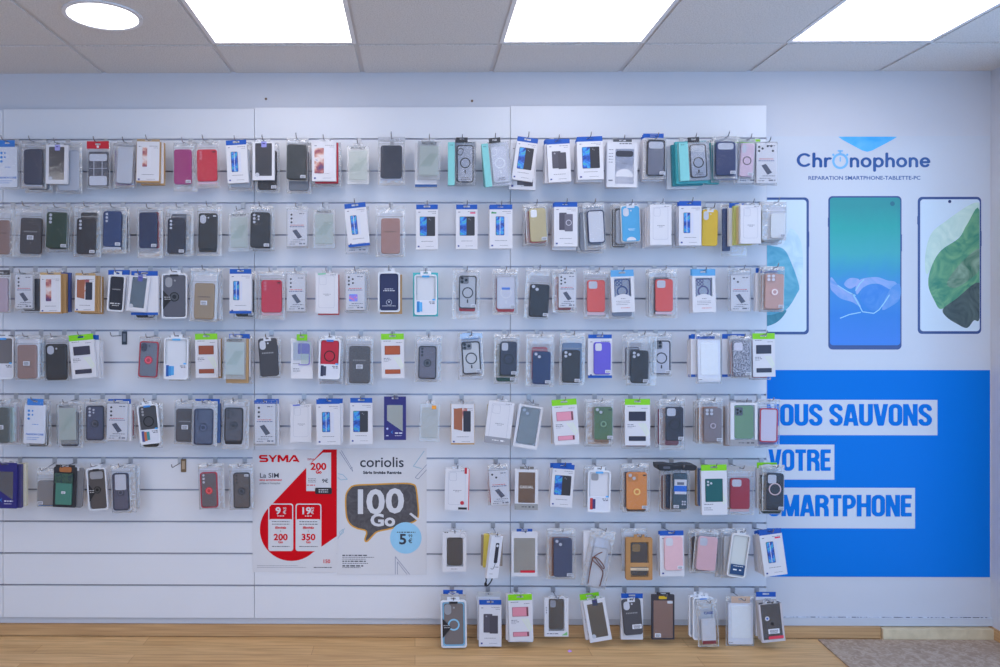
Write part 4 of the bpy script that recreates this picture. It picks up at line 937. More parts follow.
def spl(pts, n=6):
    out = []
    for k in range(len(pts) - 1):
        p0, p1, p2, p3 = pts[max(k - 1, 0)], pts[k], pts[k + 1], pts[min(k + 2, len(pts) - 1)]
        for s in [i / n for i in range(n)]:
            out.append(tuple(.5 * (2 * p1[i] + (p2[i] - p0[i]) * s + (2 * p0[i] - 5 * p1[i] + 4 * p2[i] - p3[i]) * s * s + (3 * p1[i] - p0[i] - 3 * p2[i] + p3[i]) * s ** 3) for i in range(len(p1))))
    return out + [tuple(pts[-1])]
def k_cable(p):
    """narrow white box printed with a phone and its cord"""
    k_box(p, None, pic=None, simple=True); y = -p.D
    o = p.put('printed_phone', pm((44, 44, 58), .4), rr(*p.fr(.46, .76, .22, .66), .004), y, y - .0005); x, _, z, _ = p.fr(.61, 0, 0, .28); lens(x, z, .006, y - .0005, o, white(), 'printed_lens', .0003)
    m = M(); m.tube([(*((u - .5) * p.W, y - .0004), (1 - v) * p.H) for u, v in spl([(.25, .78), (.45, .79), (.56, .72), (.6, .64)])], .0012, 5); m.obj('printed_cord', pm((50, 50, 64)), p.root)
    p.text([(.3, .8, .08, 2.4), (.6, .95, .75, 3), (.2, .5, .9, 2)], y)
def k_naked(p, col, cam='HOLEV', text=False, rim=False, stk=None, tabw=True, mat=None):
    """bare case on a small hang tag"""
    zt = p.H - .008
    b = (-p.W / 2, p.W / 2, 0, zt)
    if rim:
        phone_case(p.root, b, 0, (222, 226, 234), None, t=.007); b = (b[0] + .004, b[1] - .004, .004, zt - .004); phone_case(p.root, b, -.007, col, cam, t=.004, text=text)
        y = -.011; M().prism(arc(0, b[2] + .004, p.W * .24, .016, 180, 0, 14)[::-1], y, y - .0005).obj('white_arch', white(), p.root)
        y -= 0; p.text([(.35, .7, .66, 3), (.4, .66, .69, 2)], y, pm((210, 226, 240)), 'case_text')
    else:
        phone_case(p.root, b, -.001, col, cam, t=.010, text=text); y = -.011
    p.tab(pm((214, 218, 230), .4), zt - .012, p.H, -p.W * .2, p.W * .2, y - .0002)
    if stk: sticker(p, p.W * .2, p.H * .22, y, .042, .02)
def k_retail(p):
    """clear pouch under a red printed card header, dark band and white card inside"""
    b = p.fr(.08, .92, .22, .95); yb = -.003
    q = M().prism(rr(*b, .005, 3), yb, yb - .009).obj('phone_case', ramp_mat('dark_band', [(.35, (66, 66, 78)), (.6, (96, 98, 112))], 60), p.root); y = yb - .009
    for v0, v1, c in ((.27, .42, (206, 210, 224)), (.74, .94, (206, 210, 224))): M().prism(rr(*p.fr(.12, .88, v0, v1), .006, 3), y, y - .0012).obj('white_card', pm(c, .35, k=1.), q)
    m = M(); m.box(*p.fr(.1, .9, 0, 0)[:2], y - .0008, y, p.H * .42, p.H * .43); m.box(*p.fr(.3, .33, 0, 0)[:2], y - .0008, y, p.H * .26, p.H * .58); m.box(*p.fr(.66, .69, 0, 0)[:2], y - .0008, y, p.H * .26, p.H * .58); m.obj('printed_line', pm((190, 196, 212)), q)
    bag(p, .015, BAG(), b)
    x0, x1, z0, z1 = p.fr(.02, .98, 0, .16); p.tab(pm((196, 30, 50), .4), z0, z1, x0, x1, -.0145, 'hang_header', .001, (.024, .009))
    p.put('header_badge', pm((214, 214, 222), .4), circ(0, z0 + .009, .006), -.0155, -.016)
def k_frame(p, col): # hard bumper frame, pale inside, in a thin bag
    k_bag(p, None, col, None, None, None, clear=(208, 208, 222))
KINDS = {f[2:]: g for f, g in list(globals().items()) if f.startswith('k_') and callable(g)}
# ------------------------------------------------------------------ what hangs where (pixel rectangles of the photograph)
ROWS = []
def row(name, slot): ROWS.append((name, slot, []))
def pk(kind, rc, desc, tilt=0, backs=(), d=None, gap=0, **o): ROWS[-1][2].append(dict(kind=kind, rc=rc, desc=desc, tilt=tilt, backs=backs, d=d, gap=gap, o=o))
def bk(kind, rc, desc, tilt=0, **o): return dict(kind=kind, rc=rc, desc=desc, tilt=tilt, o=o)
def empty(px, desc, plate): ROWS[-1][2].append(dict(kind=None, px=px, desc=desc, plate=plate))
SB = dict(pic=None, simple=True)
def bb(rc, desc='blue-topped white box', tilt=0, **o): return bk('box', rc, desc, tilt, pic=None, simple=True, **o)
def wb(rc, desc='plain white box', tilt=0, **o): return bk('box', rc, desc, tilt, hdr=None, pic=None, simple=True, **o)
def cb(rc, desc, col, tilt=0, case=None, **o):
    o.setdefault('cam', None); o.setdefault('stk', None); return bk('bag', rc, desc, tilt, case=case, col=col, simple=True, **o)

row('top', 0)
pk('pouch', (-5, 140, 18, 189), 'clear pouch with pale fashion card and blue header', style='fashion')
pk('bag', (20, 140, 45, 188), 'slate blue case in a clear bag', case=(23, 149, 41, 184), col=(66, 72, 98), cam=None, stk=None, strip=(190, 196, 214), backs=[cb((24, 140, 51, 192), 'grey case in a clear bag', (120, 124, 140))])
pk('window', (45.5, 142, 68, 184), 'white window box with dark grey case and lilac tab', 1, col=(92, 88, 92), tab=(160, 160, 220), mark=True, win=(.13, .84, .11, .90), backs=[cb((55, 142, 81, 193), 'pale case in a clear bag', (190, 196, 212))])
pk('retail', (86, 141, 109, 188), 'red-topped clear pouch with dark band')
pk('bag', (113.5, 141, 135, 187), 'whitish clear case in a tilted bag', 3, case=(116.5, 147, 132, 183), col=(206, 210, 224), cam=None, stk=None, backs=[cb((112, 142, 136, 188), 'lilac case in a clear bag', (180, 160, 190))])
pk('box', (136, 139, 160, 182.5), 'white kraft-edged box with phone picture', 1, hdr=(176, 150, 118), hh=.010, pic='col', side=KRAFT, r=(.26, .62, .18, .64), backs=[wb((141, 140, 164, 185), 'kraft and blue box', col=(70, 96, 180), side=KRAFT)])
pk('bag', (172.5, 142, 197, 191), 'magenta case in a clear bag', case=(173.5, 149, 191, 184), col=(176, 46, 128), cam=None, stk='br')
pk('bag', (192, 139.5, 219, 188), 'bright red case in a milky-edged bag', -1, case=(196.5, 149, 216.5, 181), col=(222, 44, 72), cam='L3', stk=None, strip=(222, 196, 214), mark=(60, 20, 40), hole=(210, 110, 130))
pk('box', (225.5, 139.5, 248.5, 183.5), 'blue-topped box with glass picture, slightly tilted', -3, pic='glass', r=(.22, .7, .27, .74), backs=[cb((228, 141, 252, 190), 'clear case in a clear bag', (196, 202, 216))])
pk('window', (252.5, 139, 274.5, 180), 'white window box with near-black case and lilac tab', col=(66, 66, 76), tab=(150, 150, 220), mark=True, win=(.12, .88, .1, .9), backs=[cb((255, 142, 279, 192), 'black case in a clear bag', (48, 48, 56), stk='br')])
pk('bag', (285.5, 137, 308, 181), 'greenish black case in a shiny clear bag', 1, case=(286.5, 144, 306, 179), col=(52, 60, 68), cam=None, stk='br', backs=[cb((286, 142, 311, 193), 'dark case in a clear bag', (120, 126, 140))])
pk('box', (312, 138.5, 336, 181), 'white box with colourful phone picture and red side', hdr=None, pic='col', r=(.1, .86, .22, .82), backs=[wb((315, 140, 338, 183), 'red box', col=(196, 50, 66)), cb((312, 142, 341, 186), 'pale case in a clear bag', (186, 190, 200))])
pk('protect', (347, 143, 369, 184), 'clear screen protector box with green sheen')
pk('bag', (378, 136.5, 405, 185), 'large grey-black case in a silver-topped bag', case=(380.5, 145, 402, 178), col=(58, 64, 82), cam=None, stk=None, strip=(178, 184, 204), hd=(178, 182, 194))
pk('protect', (417, 138, 441, 179.5), 'pale protector box lettered along its head', 1, backs=[bk('box', (415, 140, 437, 187), 'white box with dark blue foot', hdr=None, pic=None, simple=True, foot=(50, 90, 150))])
pk('mag', (448, 139, 476, 185), 'teal-edged clear box with black ring case', backs=[bk('mag', (448, 141, 474, 185.5), 'teal-edged box')])
pk('mag', (481, 138, 513, 187), 'teal-edged clear box tilted over, pale case', -6, pale=True, backs=[wb((481, 141, 506, 187), 'teal box', -5, col=TEAL), wb((481, 142, 503, 186), 'pale teal box', -4, col=TEAL)])
pk('box', (511.5, 136, 538.5, 182), 'blue-topped box tilted right, phone and dark back pictured', 8, pic='half', r=(.17, .86, .24, .74), backs=[bk('box', (509, 140, 537, 190), 'white box with dark case picture', 2, hdr=None, pic='two', r=(.3, .9, .7, .93))])
pk('box', (546.5, 138.5, 571.5, 182.5), 'blue-topped box with two dark backs pictured', -3, pic='two', backs=[bb((545, 139, 570, 183)), bb((544, 140, 568, 183)), bb((543.5, 141, 566, 183))])
pk('box', (576.5, 136, 604, 180), 'thick stack blue-topped box, blue screen and dark back', -2, pic='half', r=(.19, .86, .24, .74), backs=[bb((576.5, 137, 602, 182)), bb((576, 138.5, 600, 183)), bb((575.5, 140, 597, 183)), bb((575, 141, 595, 183))])
pk('window', (606.5, 139, 638, 187.5), 'big white window box with dark camera island case', 1, col=(198, 202, 222), cam=None, flat=True, win=(.27, .88, .2, .93), backs=[wb((606, 142, 633, 187)), wb((605.5, 143, 630, 188))], text=None, special='island', tabc=(80, 84, 92))
pk('bag', (644, 137, 667.5, 178.5), 'black bumper case with stripes in a shiny bag', 1, case=(647.5, 139.5, 665.5, 175.5), col=(52, 54, 64), cam='BAR', stk='br', clear=(96, 104, 128), backs=[bb((643, 133.5, 664, 179)), bb((642, 135, 662, 181)), bb((641, 137, 660, 181.5))])
pk('mag', (678.5, 138, 711, 181), 'teal box with black open ring in clear window', -3, C=True, strip=.3, backs=[wb((675, 138, 708, 184), 'teal box', -2, col=(70, 168, 180)), wb((671.5, 141, 703, 186), 'deep teal box', -2, col=(52, 142, 158)), wb((667, 144, 697, 189), 'plain white box')])
pk('bag', (714.5, 135.5, 738, 178), 'navy case with clear camera window in a bag', case=(716.5, 141, 736, 175), col=(46, 62, 112), cam='BAR', stk='br', backs=[cb((712, 138, 741, 182), 'striped case in a clear bag', (150, 156, 184)), wb((706, 140, 719, 184), 'teal box', col=(70, 160, 168))])
pk('bag', (737.5, 138, 757, 178.5), 'pale pink case with ring in a tilted bag', 4, case=(741, 143, 754.5, 176.5), col=(226, 202, 222), cam='HOLEV', ring='disc', stk='br', backs=[bk('cam', (735, 139, 762, 184), 'printed card in a clear bag', hd=GREEN)])
pk('cam', (755.5, 141, 779, 185), 'white box with many printed camera dots', d=.088, inner=(757, 142.5, 777.5, 183), lensn=6, film=0)

row('second', 2)
pk('bag', (-7, 206, 12, 257), 'rose-brown case in a clear bag', case=(-7, 220, 9, 254), col=(158, 130, 126), cam=None, text=True, stk=None)
pk('bag', (12, 205, 41, 257), 'grey-brown case with pale band in a bag', 2, case=(19.5, 217.5, 41, 253.5), col=(84, 80, 86), cam=None, text=True, stk='c')
pk('bag', (43.5, 206, 69, 250), 'dark green case with three lens holes', 2, case=(45.5, 212, 66.5, 248), col=(38, 66, 54), cam='L3', backs=[cb((46, 207, 71, 252), 'dark case in a clear bag', (80, 84, 92))])
pk('bag', (72, 205, 100.5, 257), 'black case with three lens holes, second in its bag behind', 1, case=(76, 218, 95, 254), col=(50, 47, 56), cam='L3', backs=[cb((77, 206, 103, 254), 'black case in a clear bag', (52, 50, 58), case=(80, 212, 98, 250))])
pk('bag', (100, 206, 126, 253.5), 'blue case with three lens holes', 1, case=(102.5, 211, 120.5, 246.5), col=(42, 68, 122), cam='L3', strip=(206, 210, 224), backs=[cb((106, 207, 129, 252), 'dark blue case in a clear bag', (50, 60, 92))])
pk('bag', (136, 207, 162, 258), 'navy folio case with red edge', case=(138.5, 212, 156.5, 248), col=(34, 48, 92), cam=None, backs=[cb((138, 208, 163, 256), 'red case in a clear bag', (190, 40, 60), case=(140.5, 212, 159.5, 248))])
pk('bag', (164, 206, 192, 256), 'midnight blue case with three lens holes', 1, case=(167, 218, 184.5, 253.5), col=(40, 44, 66), cam='L3', backs=[cb((168, 206, 193, 255), 'grey case in a clear bag', (80, 84, 104))])
pk('bag', (195.5, 205, 221.5, 256), 'black case with rounded camera hole', 1, case=(198, 213, 217, 249), col=(48, 48, 54), cam='HOLEV', stk=None, bot=(44, 44, 50), mark=(214, 218, 228))
pk('protect', (228.5, 210, 249, 251.5), 'see-through screen protector box, colourless')
pk('bag', (248.5, 205, 272, 249), 'black case with four lens holes', 1, case=(250, 212, 269.5, 247.5), col=(48, 50, 58), cam='L4', backs=[cb((252, 207, 274, 251), 'dark blue case in a clear bag', (52, 60, 84))])
pk('cam', (286, 206, 308, 248), 'white printed box with slanted phone in a bag', inner=(287.5, 211, 306.5, 246), lensn=3)
pk('protect', (313, 206.5, 335, 248), 'greenish screen protector box')
pk('box', (344, 202, 370, 247.5), 'blue-topped and blue-footed box tilted, glass picture', -6, pic='glass', foot=BLUE, r=(.22, .66, .28, .72), backs=[bk('cam', (345, 206, 369, 254), 'reddish printed card in a clear bag', red=(220, 60, 70))])
pk('bag', (375.5, 206, 405, 257), 'rose tan case with a line of print', case=(381, 218, 400, 253.5), col=(182, 140, 134), cam=None, text=True, stk=None)
pk('box', (416, 204.5, 438, 249.5), 'blue-topped box, blue screen and dark back, no badge', pic='half', r=(.17, .87, .27, .70))
pk('box', (456, 204.5, 477.5, 249), 'blue-topped box with small pink badge', pic='half', r=(.17, .87, .27, .70), mark=(214, 60, 110))
pk('box', (489.5, 204.5, 512.5, 248.5), 'blue-topped box with glass picture and green badge', pic='glass', mark=(40, 150, 90), backs=[bb((489, 205.5, 511, 249))])
pk('bag', (525, 203, 549, 244), 'cream gold case over a red one', -3, case=(530, 208, 546.5, 241.5), col=(208, 194, 152), cam='HOLE', hole=(240, 240, 246), bot=(186, 52, 56), backs=[cb((524, 204, 548, 245), 'red case in a clear bag', (186, 70, 66)), cb((523, 205, 546, 246), 'brown case in a clear bag', (120, 90, 90))])
pk('box', (554, 202, 577.5, 246.5), 'blue-topped box with ring case picture', pic='mag', backs=[bb((552.5, 203, 576, 250)), cb((551, 205, 579, 250), 'red case in a clear bag', (176, 60, 70))])
pk('bag', (583, 202, 607, 250), 'white-faced case with dark blue rim in a crinkled bag', -3, case=(588, 210, 605, 243), col=(54, 64, 100), cam=None, clear=(214, 216, 226), stk=None, backs=[cb((578, 203, 604, 253), 'clear case in a crinkled bag', (150, 156, 172)), cb((577, 204, 602, 251), 'dark-edged case in a crinkled bag', (120, 130, 140))])
pk('naked', (620.5, 203, 641.5, 242.5), 'sky blue case on a hang tag, white arch below', -2, col=(84, 172, 226), cam='HOLEV', rim=True, backs=[cb((614, 203, 638, 246), 'pale case in a clear bag', (176, 182, 196)), cb((611, 204, 632, 248), 'black case in a clear bag', (52, 52, 62), case=(613, 208, 626, 247))])
pk('outline', (650, 202, 671.5, 245), 'white box with thin phone outline over a white stack', backs=[wb((647.5, 204, 668, 246.5)), wb((645, 205, 664, 247)), wb((642.5, 206, 660, 248))])
pk('box', (679, 201, 701.5, 245.5), 'blue-topped box with glass picture beside the yellow case', pic='glass', r=(.2, .64, .26, .72), backs=[bb((677, 202, 699, 245.5)), cb((673, 203, 698, 248), 'clear case in a clear bag', (196, 198, 208))])
pk('naked', (702, 207.5, 718.5, 246), 'yellow case on a hang tag', 1, col=(228, 192, 66), cam='HOLEV')
pk('outline', (740.5, 202.5, 761, 243.5), 'white box with thin phone outline over mixed cases', backs=[wb((738, 204, 757, 244), 'kraft box', col=(206, 186, 140)), wb((734, 203, 752, 245), 'yellow-green box', col=(190, 196, 120)), bb((729, 203, 748, 246)), cb((722, 204, 748, 256), 'long slate blue case', (64, 84, 130), case=(723, 208, 731, 251))])
pk('bag', (763, 201, 788, 240), 'folded white sleeve in a crinkled bag', 1, case=(771.5, 213, 786, 238), col=(240, 242, 246), cam=None, stk='br', film=1, backs=[cb((761, 202, 783, 244), 'pale case in a clear bag', (200, 200, 205)), cb((760, 203, 779, 245), 'grey case in a clear bag', (170, 172, 180))])

row('third', 4)
pk('bag', (-8, 270, 9, 313), 'pale pink case under a dark header', case=(-8, 278, 7, 312), col=(200, 180, 196), cam=None, stk=None, hd=(74, 72, 80))
pk('cam', (13, 272, 33, 310), 'white printed box with red seal, dark bag behind', inner=(14.5, 275, 32, 308.5), lensn=3, backs=[cb((20, 272, 42, 313), 'dark grey case in a clear bag', (82, 84, 94))])
pk('box', (40, 272.5, 61, 313.5), 'kraft-edged white box with clear case picture', hdr=(190, 160, 116), hh=.01, pic='col', side=KRAFT, r=(.28, .76, .16, .7), backs=[wb((44, 271, 66, 313), 'kraft box', col=KRAFT), wb((48, 270, 70, 312), 'blue and white lettered box', col=(70, 90, 160))])
pk('box', (74.5, 273, 95.5, 312.5), 'kraft-edged white box with brown wallet picture', 1, hdr=(190, 160, 116), hh=.01, pic='folio', side=KRAFT, r=(.1, .86, .16, .68), backs=[wb((78, 273, 99, 313), 'kraft box', col=KRAFT), wb((81, 274, 102, 314), 'kraft-sided white box', side=KRAFT)])
pk('blister', (106.5, 271, 126, 312), 'black case card in a rounded tray, tilted', 4, col=(46, 48, 60), cam=None, text=True, topc=None, backs=[bb((108, 270, 130, 311))])
pk('window', (126, 272.5, 150.5, 312.5), 'white window box tilted, dark grey case, blue tab', 7, col=(82, 82, 88), tab=(96, 100, 180), mark=True, win=(.13, .86, .1, .9), backs=[bb((131, 271, 158, 315), foot=BLUE), cb((133, 273, 156, 320), 'black case in a clear bag', (44, 44, 50), stk='br')])
pk('blister', (161.5, 270, 187, 318.5), 'grey ring case in a white tray with black triangle', col=(96, 98, 112), cam='HOLEV', ring='stand', topc=(50, 52, 60), tri=True)
pk('bag', (188.5, 268, 218, 322), 'tan case with pale band in a milky bag', 2, case=(194, 283, 214, 319), col=(172, 150, 124), cam=None, text=True, stk='c', film=1, backs=[bk('bag', (194, 268, 222, 321), 'pale case in a milky bag', case=(199, 280, 218, 318), col=(206, 208, 216), cam=None, stk=None, film=1, simple=True)])
pk('box', (229.5, 269, 251.5, 313.5), 'blue-topped and blue-footed upright box, glass picture', pic='glass', foot=BLUE, r=(.17, .58, .27, .70), backs=[cb((233, 271, 256, 319), 'black case in a clear bag', (54, 56, 64), stk='br')])
pk('bag', (257.5, 270.5, 284.5, 319.5), 'red case with three lens holes and dark print', case=(261, 280, 281.5, 312.5), col=(214, 44, 74), cam='L3', stk=None, strip=(220, 190, 204), mark=(60, 20, 40), hole=(206, 110, 130))
pk('cam', (286, 271, 306.5, 313), 'white printed box with red flash in a bag', inner=(287, 275.5, 305, 311), lensn=3, red=(220, 40, 60))
pk('outline', (315.5, 270.5, 338, 313.5), 'white outline box with green scribble', cam=1, scrib=(120, 190, 160), backs=[wb((318, 272, 339, 315), 'red-footed box', col=(206, 80, 86))])
pk('cam', (344.5, 269, 366, 312), 'white printed box with pink and blue picture', inner=(346, 274, 364.5, 310), pic=1, lensn=5, film=1, red=(220, 60, 80), backs=[cb((346, 270, 369, 313), 'pale case in a clear bag', (214, 216, 226))])
pk('blister', (378, 268.5, 400, 312), 'navy card with white emblem in a rounded tray', col=(40, 48, 92), cam=None, logo=True, topc=None, backs=[wb((380, 272, 402, 314), 'kraft box', col=KRAFT)])
pk('blister', (414.5, 271, 437, 315), 'clear case tray with blue picture on teal card', col=(196, 204, 214), clear=(206, 210, 220), cam=None, topc=(70, 160, 220), pics=[(50, 130, 200), (90, 170, 230)], backs=[wb((413, 270, 438, 316.5), 'teal card', col=(66, 178, 188))])
pk('bag', (452, 269, 480.5, 319.5), 'clear case with black rim and ring', 1, case=(459, 275.5, 476.5, 308.5), col=(50, 52, 64), cam='TRI', clear=(186, 190, 200), ring='mag', bot=(170, 44, 60))
pk('bag', (493, 269, 518.5, 314.5), 'clear case with white ring over a red one', case=(497, 276, 515.5, 309), col=(200, 204, 218), cam=None, clear=(204, 206, 220), ring=None, bot=(176, 56, 72), special='wring', backs=[cb((494, 270, 517, 313), 'red case in a clear bag', (176, 66, 84))])
pk('bag', (524, 268, 551, 319.5), 'black case tilted in a very crinkled bag', 3, case=(530, 284, 549.5, 317), col=(42, 50, 64), cam='DUO')
pk('cam', (553, 269, 577, 312.5), 'white printed box with five dots, red case behind', inner=(559, 274, 576, 307.5), backs=[cb((553, 270, 574, 312), 'red case in a clear bag', (190, 90, 100))])
pk('bag', (584, 270, 610, 318.5), 'coral case with square camera hole, tall bag', case=(587.5, 280, 605.5, 312), col=(238, 102, 98), cam='SQ', stk=None, strip=(228, 206, 220))
pk('bluewin', (610.5, 269.5, 635, 312.5), 'light blue topped window box with navy ring case', -2, tint=(56, 76, 150), backs=[cb((610, 272, 635, 319), 'grey case in a clear bag', (150, 160, 184))])
pk('bag', (650, 268.5, 678, 318), 'coral case over dark bags', case=(656, 279, 673.5, 311.5), col=(236, 100, 98), cam='SQ', stk=None, strip=(228, 206, 220), backs=[cb((648, 269, 672, 317), 'dark grey case in a clear bag', (90, 94, 110)), cb((646.5, 270, 668, 316), 'silver case in a clear bag', (160, 166, 186))])
pk('bluewin', (692, 269, 716, 312.5), 'light blue topped window box with purple ring case', -1, tint=(96, 72, 140), backs=[bk('bluewin', (690.5, 269, 714, 313), 'light blue topped box')])
pk('cam', (729, 268, 752.5, 311.5), 'white printed box with two dots', inner=(731.5, 275, 750.5, 311), lensn=2)
pk('bag', (763, 266, 786, 311), 'rose gold case with ring holder', 1, case=(766, 273.5, 784.5, 309), col=(214, 172, 164), cam='LENS3', ring=(206, 160, 158), hole=(226, 222, 232), backs=[cb((760, 267, 784, 312), 'rose case in a clear bag', (206, 176, 170)), bb((755.5, 268, 778, 311))])

row('fourth', 6)
pk('blister', (-8, 333.5, 13.5, 379), 'dark case tray with printed insert', col=(120, 118, 124), cam=None, topc=(80, 160, 230), pics=[(70, 76, 96), (90, 90, 104)])
pk('bag', (14, 335, 39, 380), 'dusty pink case with pale band', case=(16.5, 345, 36, 378.5), col=(166, 138, 134), cam=None, stk='c', film=1, backs=[cb((19, 336, 42, 379), 'dark red case in a clear bag', (110, 70, 90)), cb((22, 336, 44, 378), 'navy case in a clear bag', (66, 76, 110))])
pk('bag', (43, 335, 68, 381), 'black case with tall camera hole', -1, case=(45, 344, 66, 380), col=(62, 60, 64), cam='HOLEV', stk=None, mark=(50, 50, 54))
pk('green', (68.5, 333.5, 96.5, 379), 'green-topped box tilted, dark case windows', -5, col=(62, 60, 78), backs=[bb((74, 335, 99, 378)), wb((78, 338, 102, 378))])
empty(118, 'empty steel hook with a dark price plate', (52, 62, 78))
pk('bag', (136.5, 336, 160, 379.5), 'grey case with red rim and red ring', 3, case=(138.5, 341.5, 157.5, 377.5), col=(196, 44, 66), cam='HOLEV', clear=(116, 120, 134), ring=(190, 40, 60), stk=None, hole=(60, 60, 80))
pk('blister', (163.5, 334, 188.5, 379.5), 'clear case tray with blue phones printed', 1, col=(206, 212, 222), clear=(212, 216, 226), cam=None, topc=(100, 180, 236), pics=[(36, 90, 170), (60, 140, 210), (80, 160, 220)], backs=[bk('bag', (168, 336, 190, 381), 'pale case in a clear bag', col=(206, 210, 220), cam=None, stk=None, simple=True)])
pk('green', (195, 333.5, 218, 378), 'green-topped box with brown windows on a stack', -1, col=(150, 76, 52), backs=[wb((199, 336, 221, 378), 'white box with kraft edge', side=KRAFT)])
pk('protect', (223, 334.5, 246, 379.5), 'protector box on kraft boxes', 1, backs=[wb((226, 336, 248, 383), 'kraft box', col=KRAFT), bb((229, 334, 250, 377)), cb((231, 336, 253, 384), 'clear case in a clear bag', (206, 206, 212))])
pk('naked', (257.5, 336, 279, 377), 'dark grey case with white print, tilted', -4, col=(72, 72, 80), cam='HOLEV', text=True, backs=[cb((259, 338, 280, 378), 'blue-grey case in a clear bag', (100, 110, 134))])
pk('slide', (291, 334.5, 313, 378.5), 'window box with purple lens-slide case')
pk('blister', (318, 335, 341, 379.5), 'red case tray with dark phones printed', 2, col=(196, 36, 62), cam=None, topc=(60, 120, 200), pics=[(50, 54, 80), (66, 68, 90)], ring='disc', backs=[cb((319, 336, 343, 384), 'pale case in a silver bag', (196, 198, 206), film=1)])
pk('bag', (345, 336, 373.5, 385.5), 'grey felt wallet case with a size label', 1, case=(349, 346, 370, 383.5), col=(90, 90, 96), cam=None, mat='felt', stk='c', text=True)
pk('green', (381, 333.5, 404.5, 378.5), 'green-topped box with brown windows, alone on its hook', -1, col=(172, 84, 50))
pk('bag', (414.5, 335, 442, 382.5), 'dark grey case with black ring stand in a milky bag', 1, case=(418.5, 346, 436.5, 379), col=(46, 46, 56), cam='L3', clear=(112, 108, 124), ring=(36, 36, 44), film=1, stk=None, hole=(44, 44, 56))
pk('bag', (460, 333, 484.5, 377), 'clear case with black rim and ring, blue header', -3, case=(462, 341.5, 480.5, 374), col=(52, 54, 64), cam='TRI', clear=(200, 202, 208), ring='mag', hd=(170, 200, 236), backs=[bk('pouch', (458, 333, 483, 380), 'white pouch', style='white', hd=(150, 190, 236))])
pk('bag', (494, 334, 520, 378), 'blue-black case with ring over a green one', 1, case=(500.5, 341.5, 517, 375.5), col=(54, 62, 86), cam='HOLE', ring='disc', backs=[cb((494, 336, 518, 384), 'dark green case in a clear bag', (30, 80, 70), stk='br')])
pk('bag', (526, 334, 555, 387), 'navy case, red one peeking behind', 1, case=(533, 351.5, 551, 384.5), col=(38, 64, 114), cam='DUO', backs=[cb((527, 335, 554, 384), 'red case in a clear bag', (196, 80, 96), case=(532, 347, 548, 381))])
pk('bag', (559.5, 333, 586, 385.5), 'black case with three lens holes and blue bag top', 1, case=(563, 350, 580.5, 383), col=(52, 56, 66), cam='TRI', backs=[cb((560, 335, 585, 383), 'pale blue case in a clear bag', (120, 150, 190))])
pk('box', (588, 334.5, 612, 378), 'purple case on a blue-topped card', pic=None, foot=BLUE, hh=.018, case=(593.5, 342, 610.5, 374.5), ccol=(108, 98, 214))
pk('bag', (627, 333, 658, 386), 'black case with three lens holes over a dark case', 1, case=(631.5, 350.5, 649, 383.5), col=(52, 56, 66), cam='TRI', backs=[cb((623, 335, 650, 380), 'grey case in a clear bag', (110, 112, 128), case=(626, 347, 640, 376))])
pk('bag', (651.5, 333.5, 672.5, 376.5), 'clear case with thin black rim and ring', case=(653, 340.5, 671, 374.5), col=(54, 58, 76), cam='LENS3', clear=(196, 200, 216), ring='mag')
pk('pouch', (696, 333, 723, 384), 'white zip pouch with clear front', -1, style='white', hd=None, backs=[bb((691, 334, 715, 377), 'blue and white striped box', foot=BLUE), bb((688.5, 335, 710, 377), 'blue-lettered white box', foot=BLUE)])
pk('bag', (731.5, 336, 753, 378.5), 'black and silver glitter case', -1, case=(733.5, 341, 751, 376.5), col=(66, 66, 80), cam='SQ', mat='glitter', hole=(214, 212, 226), backs=[cb((729, 336, 750, 377), 'rose case in a clear bag', (206, 150, 150)), bb((722, 334, 745, 377), 'blue and white striped box', foot=BLUE)])
pk('green', (752.5, 333, 775.5, 377), 'green-topped box with black windows above a red case', -1, col=(56, 62, 82), backs=[cb((750, 335, 772, 380), 'red case in a clear bag', (176, 40, 60))])

row('fifth', 8)
pk('bag', (-8, 399, 9, 445), 'grey-green case in a clear bag', case=(-8, 408, 8, 443), col=(100, 106, 106), cam=None, stk='c', backs=[cb((-4, 400, 15, 445), 'mint case in a clear bag', (186, 206, 206)), cb((0, 399, 20, 445), 'pale pink case in a clear bag', (206, 190, 200))])
pk('pouch', (21, 398.5, 47, 446), 'fashion card pouch with blue dots', 2, style='fashion', backs=[cb((25, 401, 50, 447), 'dark case in a clear bag', (72, 74, 82), case=(28, 410, 47, 446.5))])
pk('protect', (56, 401, 77, 444.5), 'grey-green protector box over a dark case', -1, col=(196, 206, 198), backs=[cb((58, 402, 82, 448), 'dark slate case in a clear bag', (82, 86, 102), case=(60, 412, 78, 446.5))])
pk('bag', (83, 399.5, 106, 443), 'slate case with ring stand', case=(85.5, 406, 103, 440.5), col=(52, 56, 80), cam='L4', clear=(86, 90, 116), ring=(46, 48, 62), stk=None)
pk('cam', (105, 401, 128, 442), 'white printed box on a blue box', 1, inner=(106.5, 404, 126.5, 440.5), lensn=3, backs=[bb((108, 399, 131, 441)), cb((112, 404, 135, 439), 'crimson case in a clear bag', (176, 70, 96))])
pk('blister', (136, 400, 161, 445), 'dark ring case tray with coloured phones printed', -6, col=(76, 78, 86), cam='L3', ring='disc', topc=(60, 140, 220), pics=[(70, 80, 140), (190, 110, 70), (60, 140, 150)], backs=[cb((139, 403, 162, 448), 'black case in a clear bag', (48, 50, 56), case=(142, 412, 158, 447))])
pk('bag', (173, 400, 195, 445), 'brown-grey case with size label', 1, case=(175.5, 409, 194, 442), col=(92, 88, 94), cam=None, text=True, stk='c', film=1)
pk('bag', (190.5, 401, 217, 447), 'navy case with ring stand in a milky bag', 1, case=(193.5, 409, 212.5, 445), col=(44, 54, 90), cam='L3', clear=(82, 88, 116), ring=(44, 52, 80), film=1, stk=None, hole=(56, 64, 96), backs=[bb((195, 399, 220, 443), 'dark blue box', col=(60, 90, 140)), ])
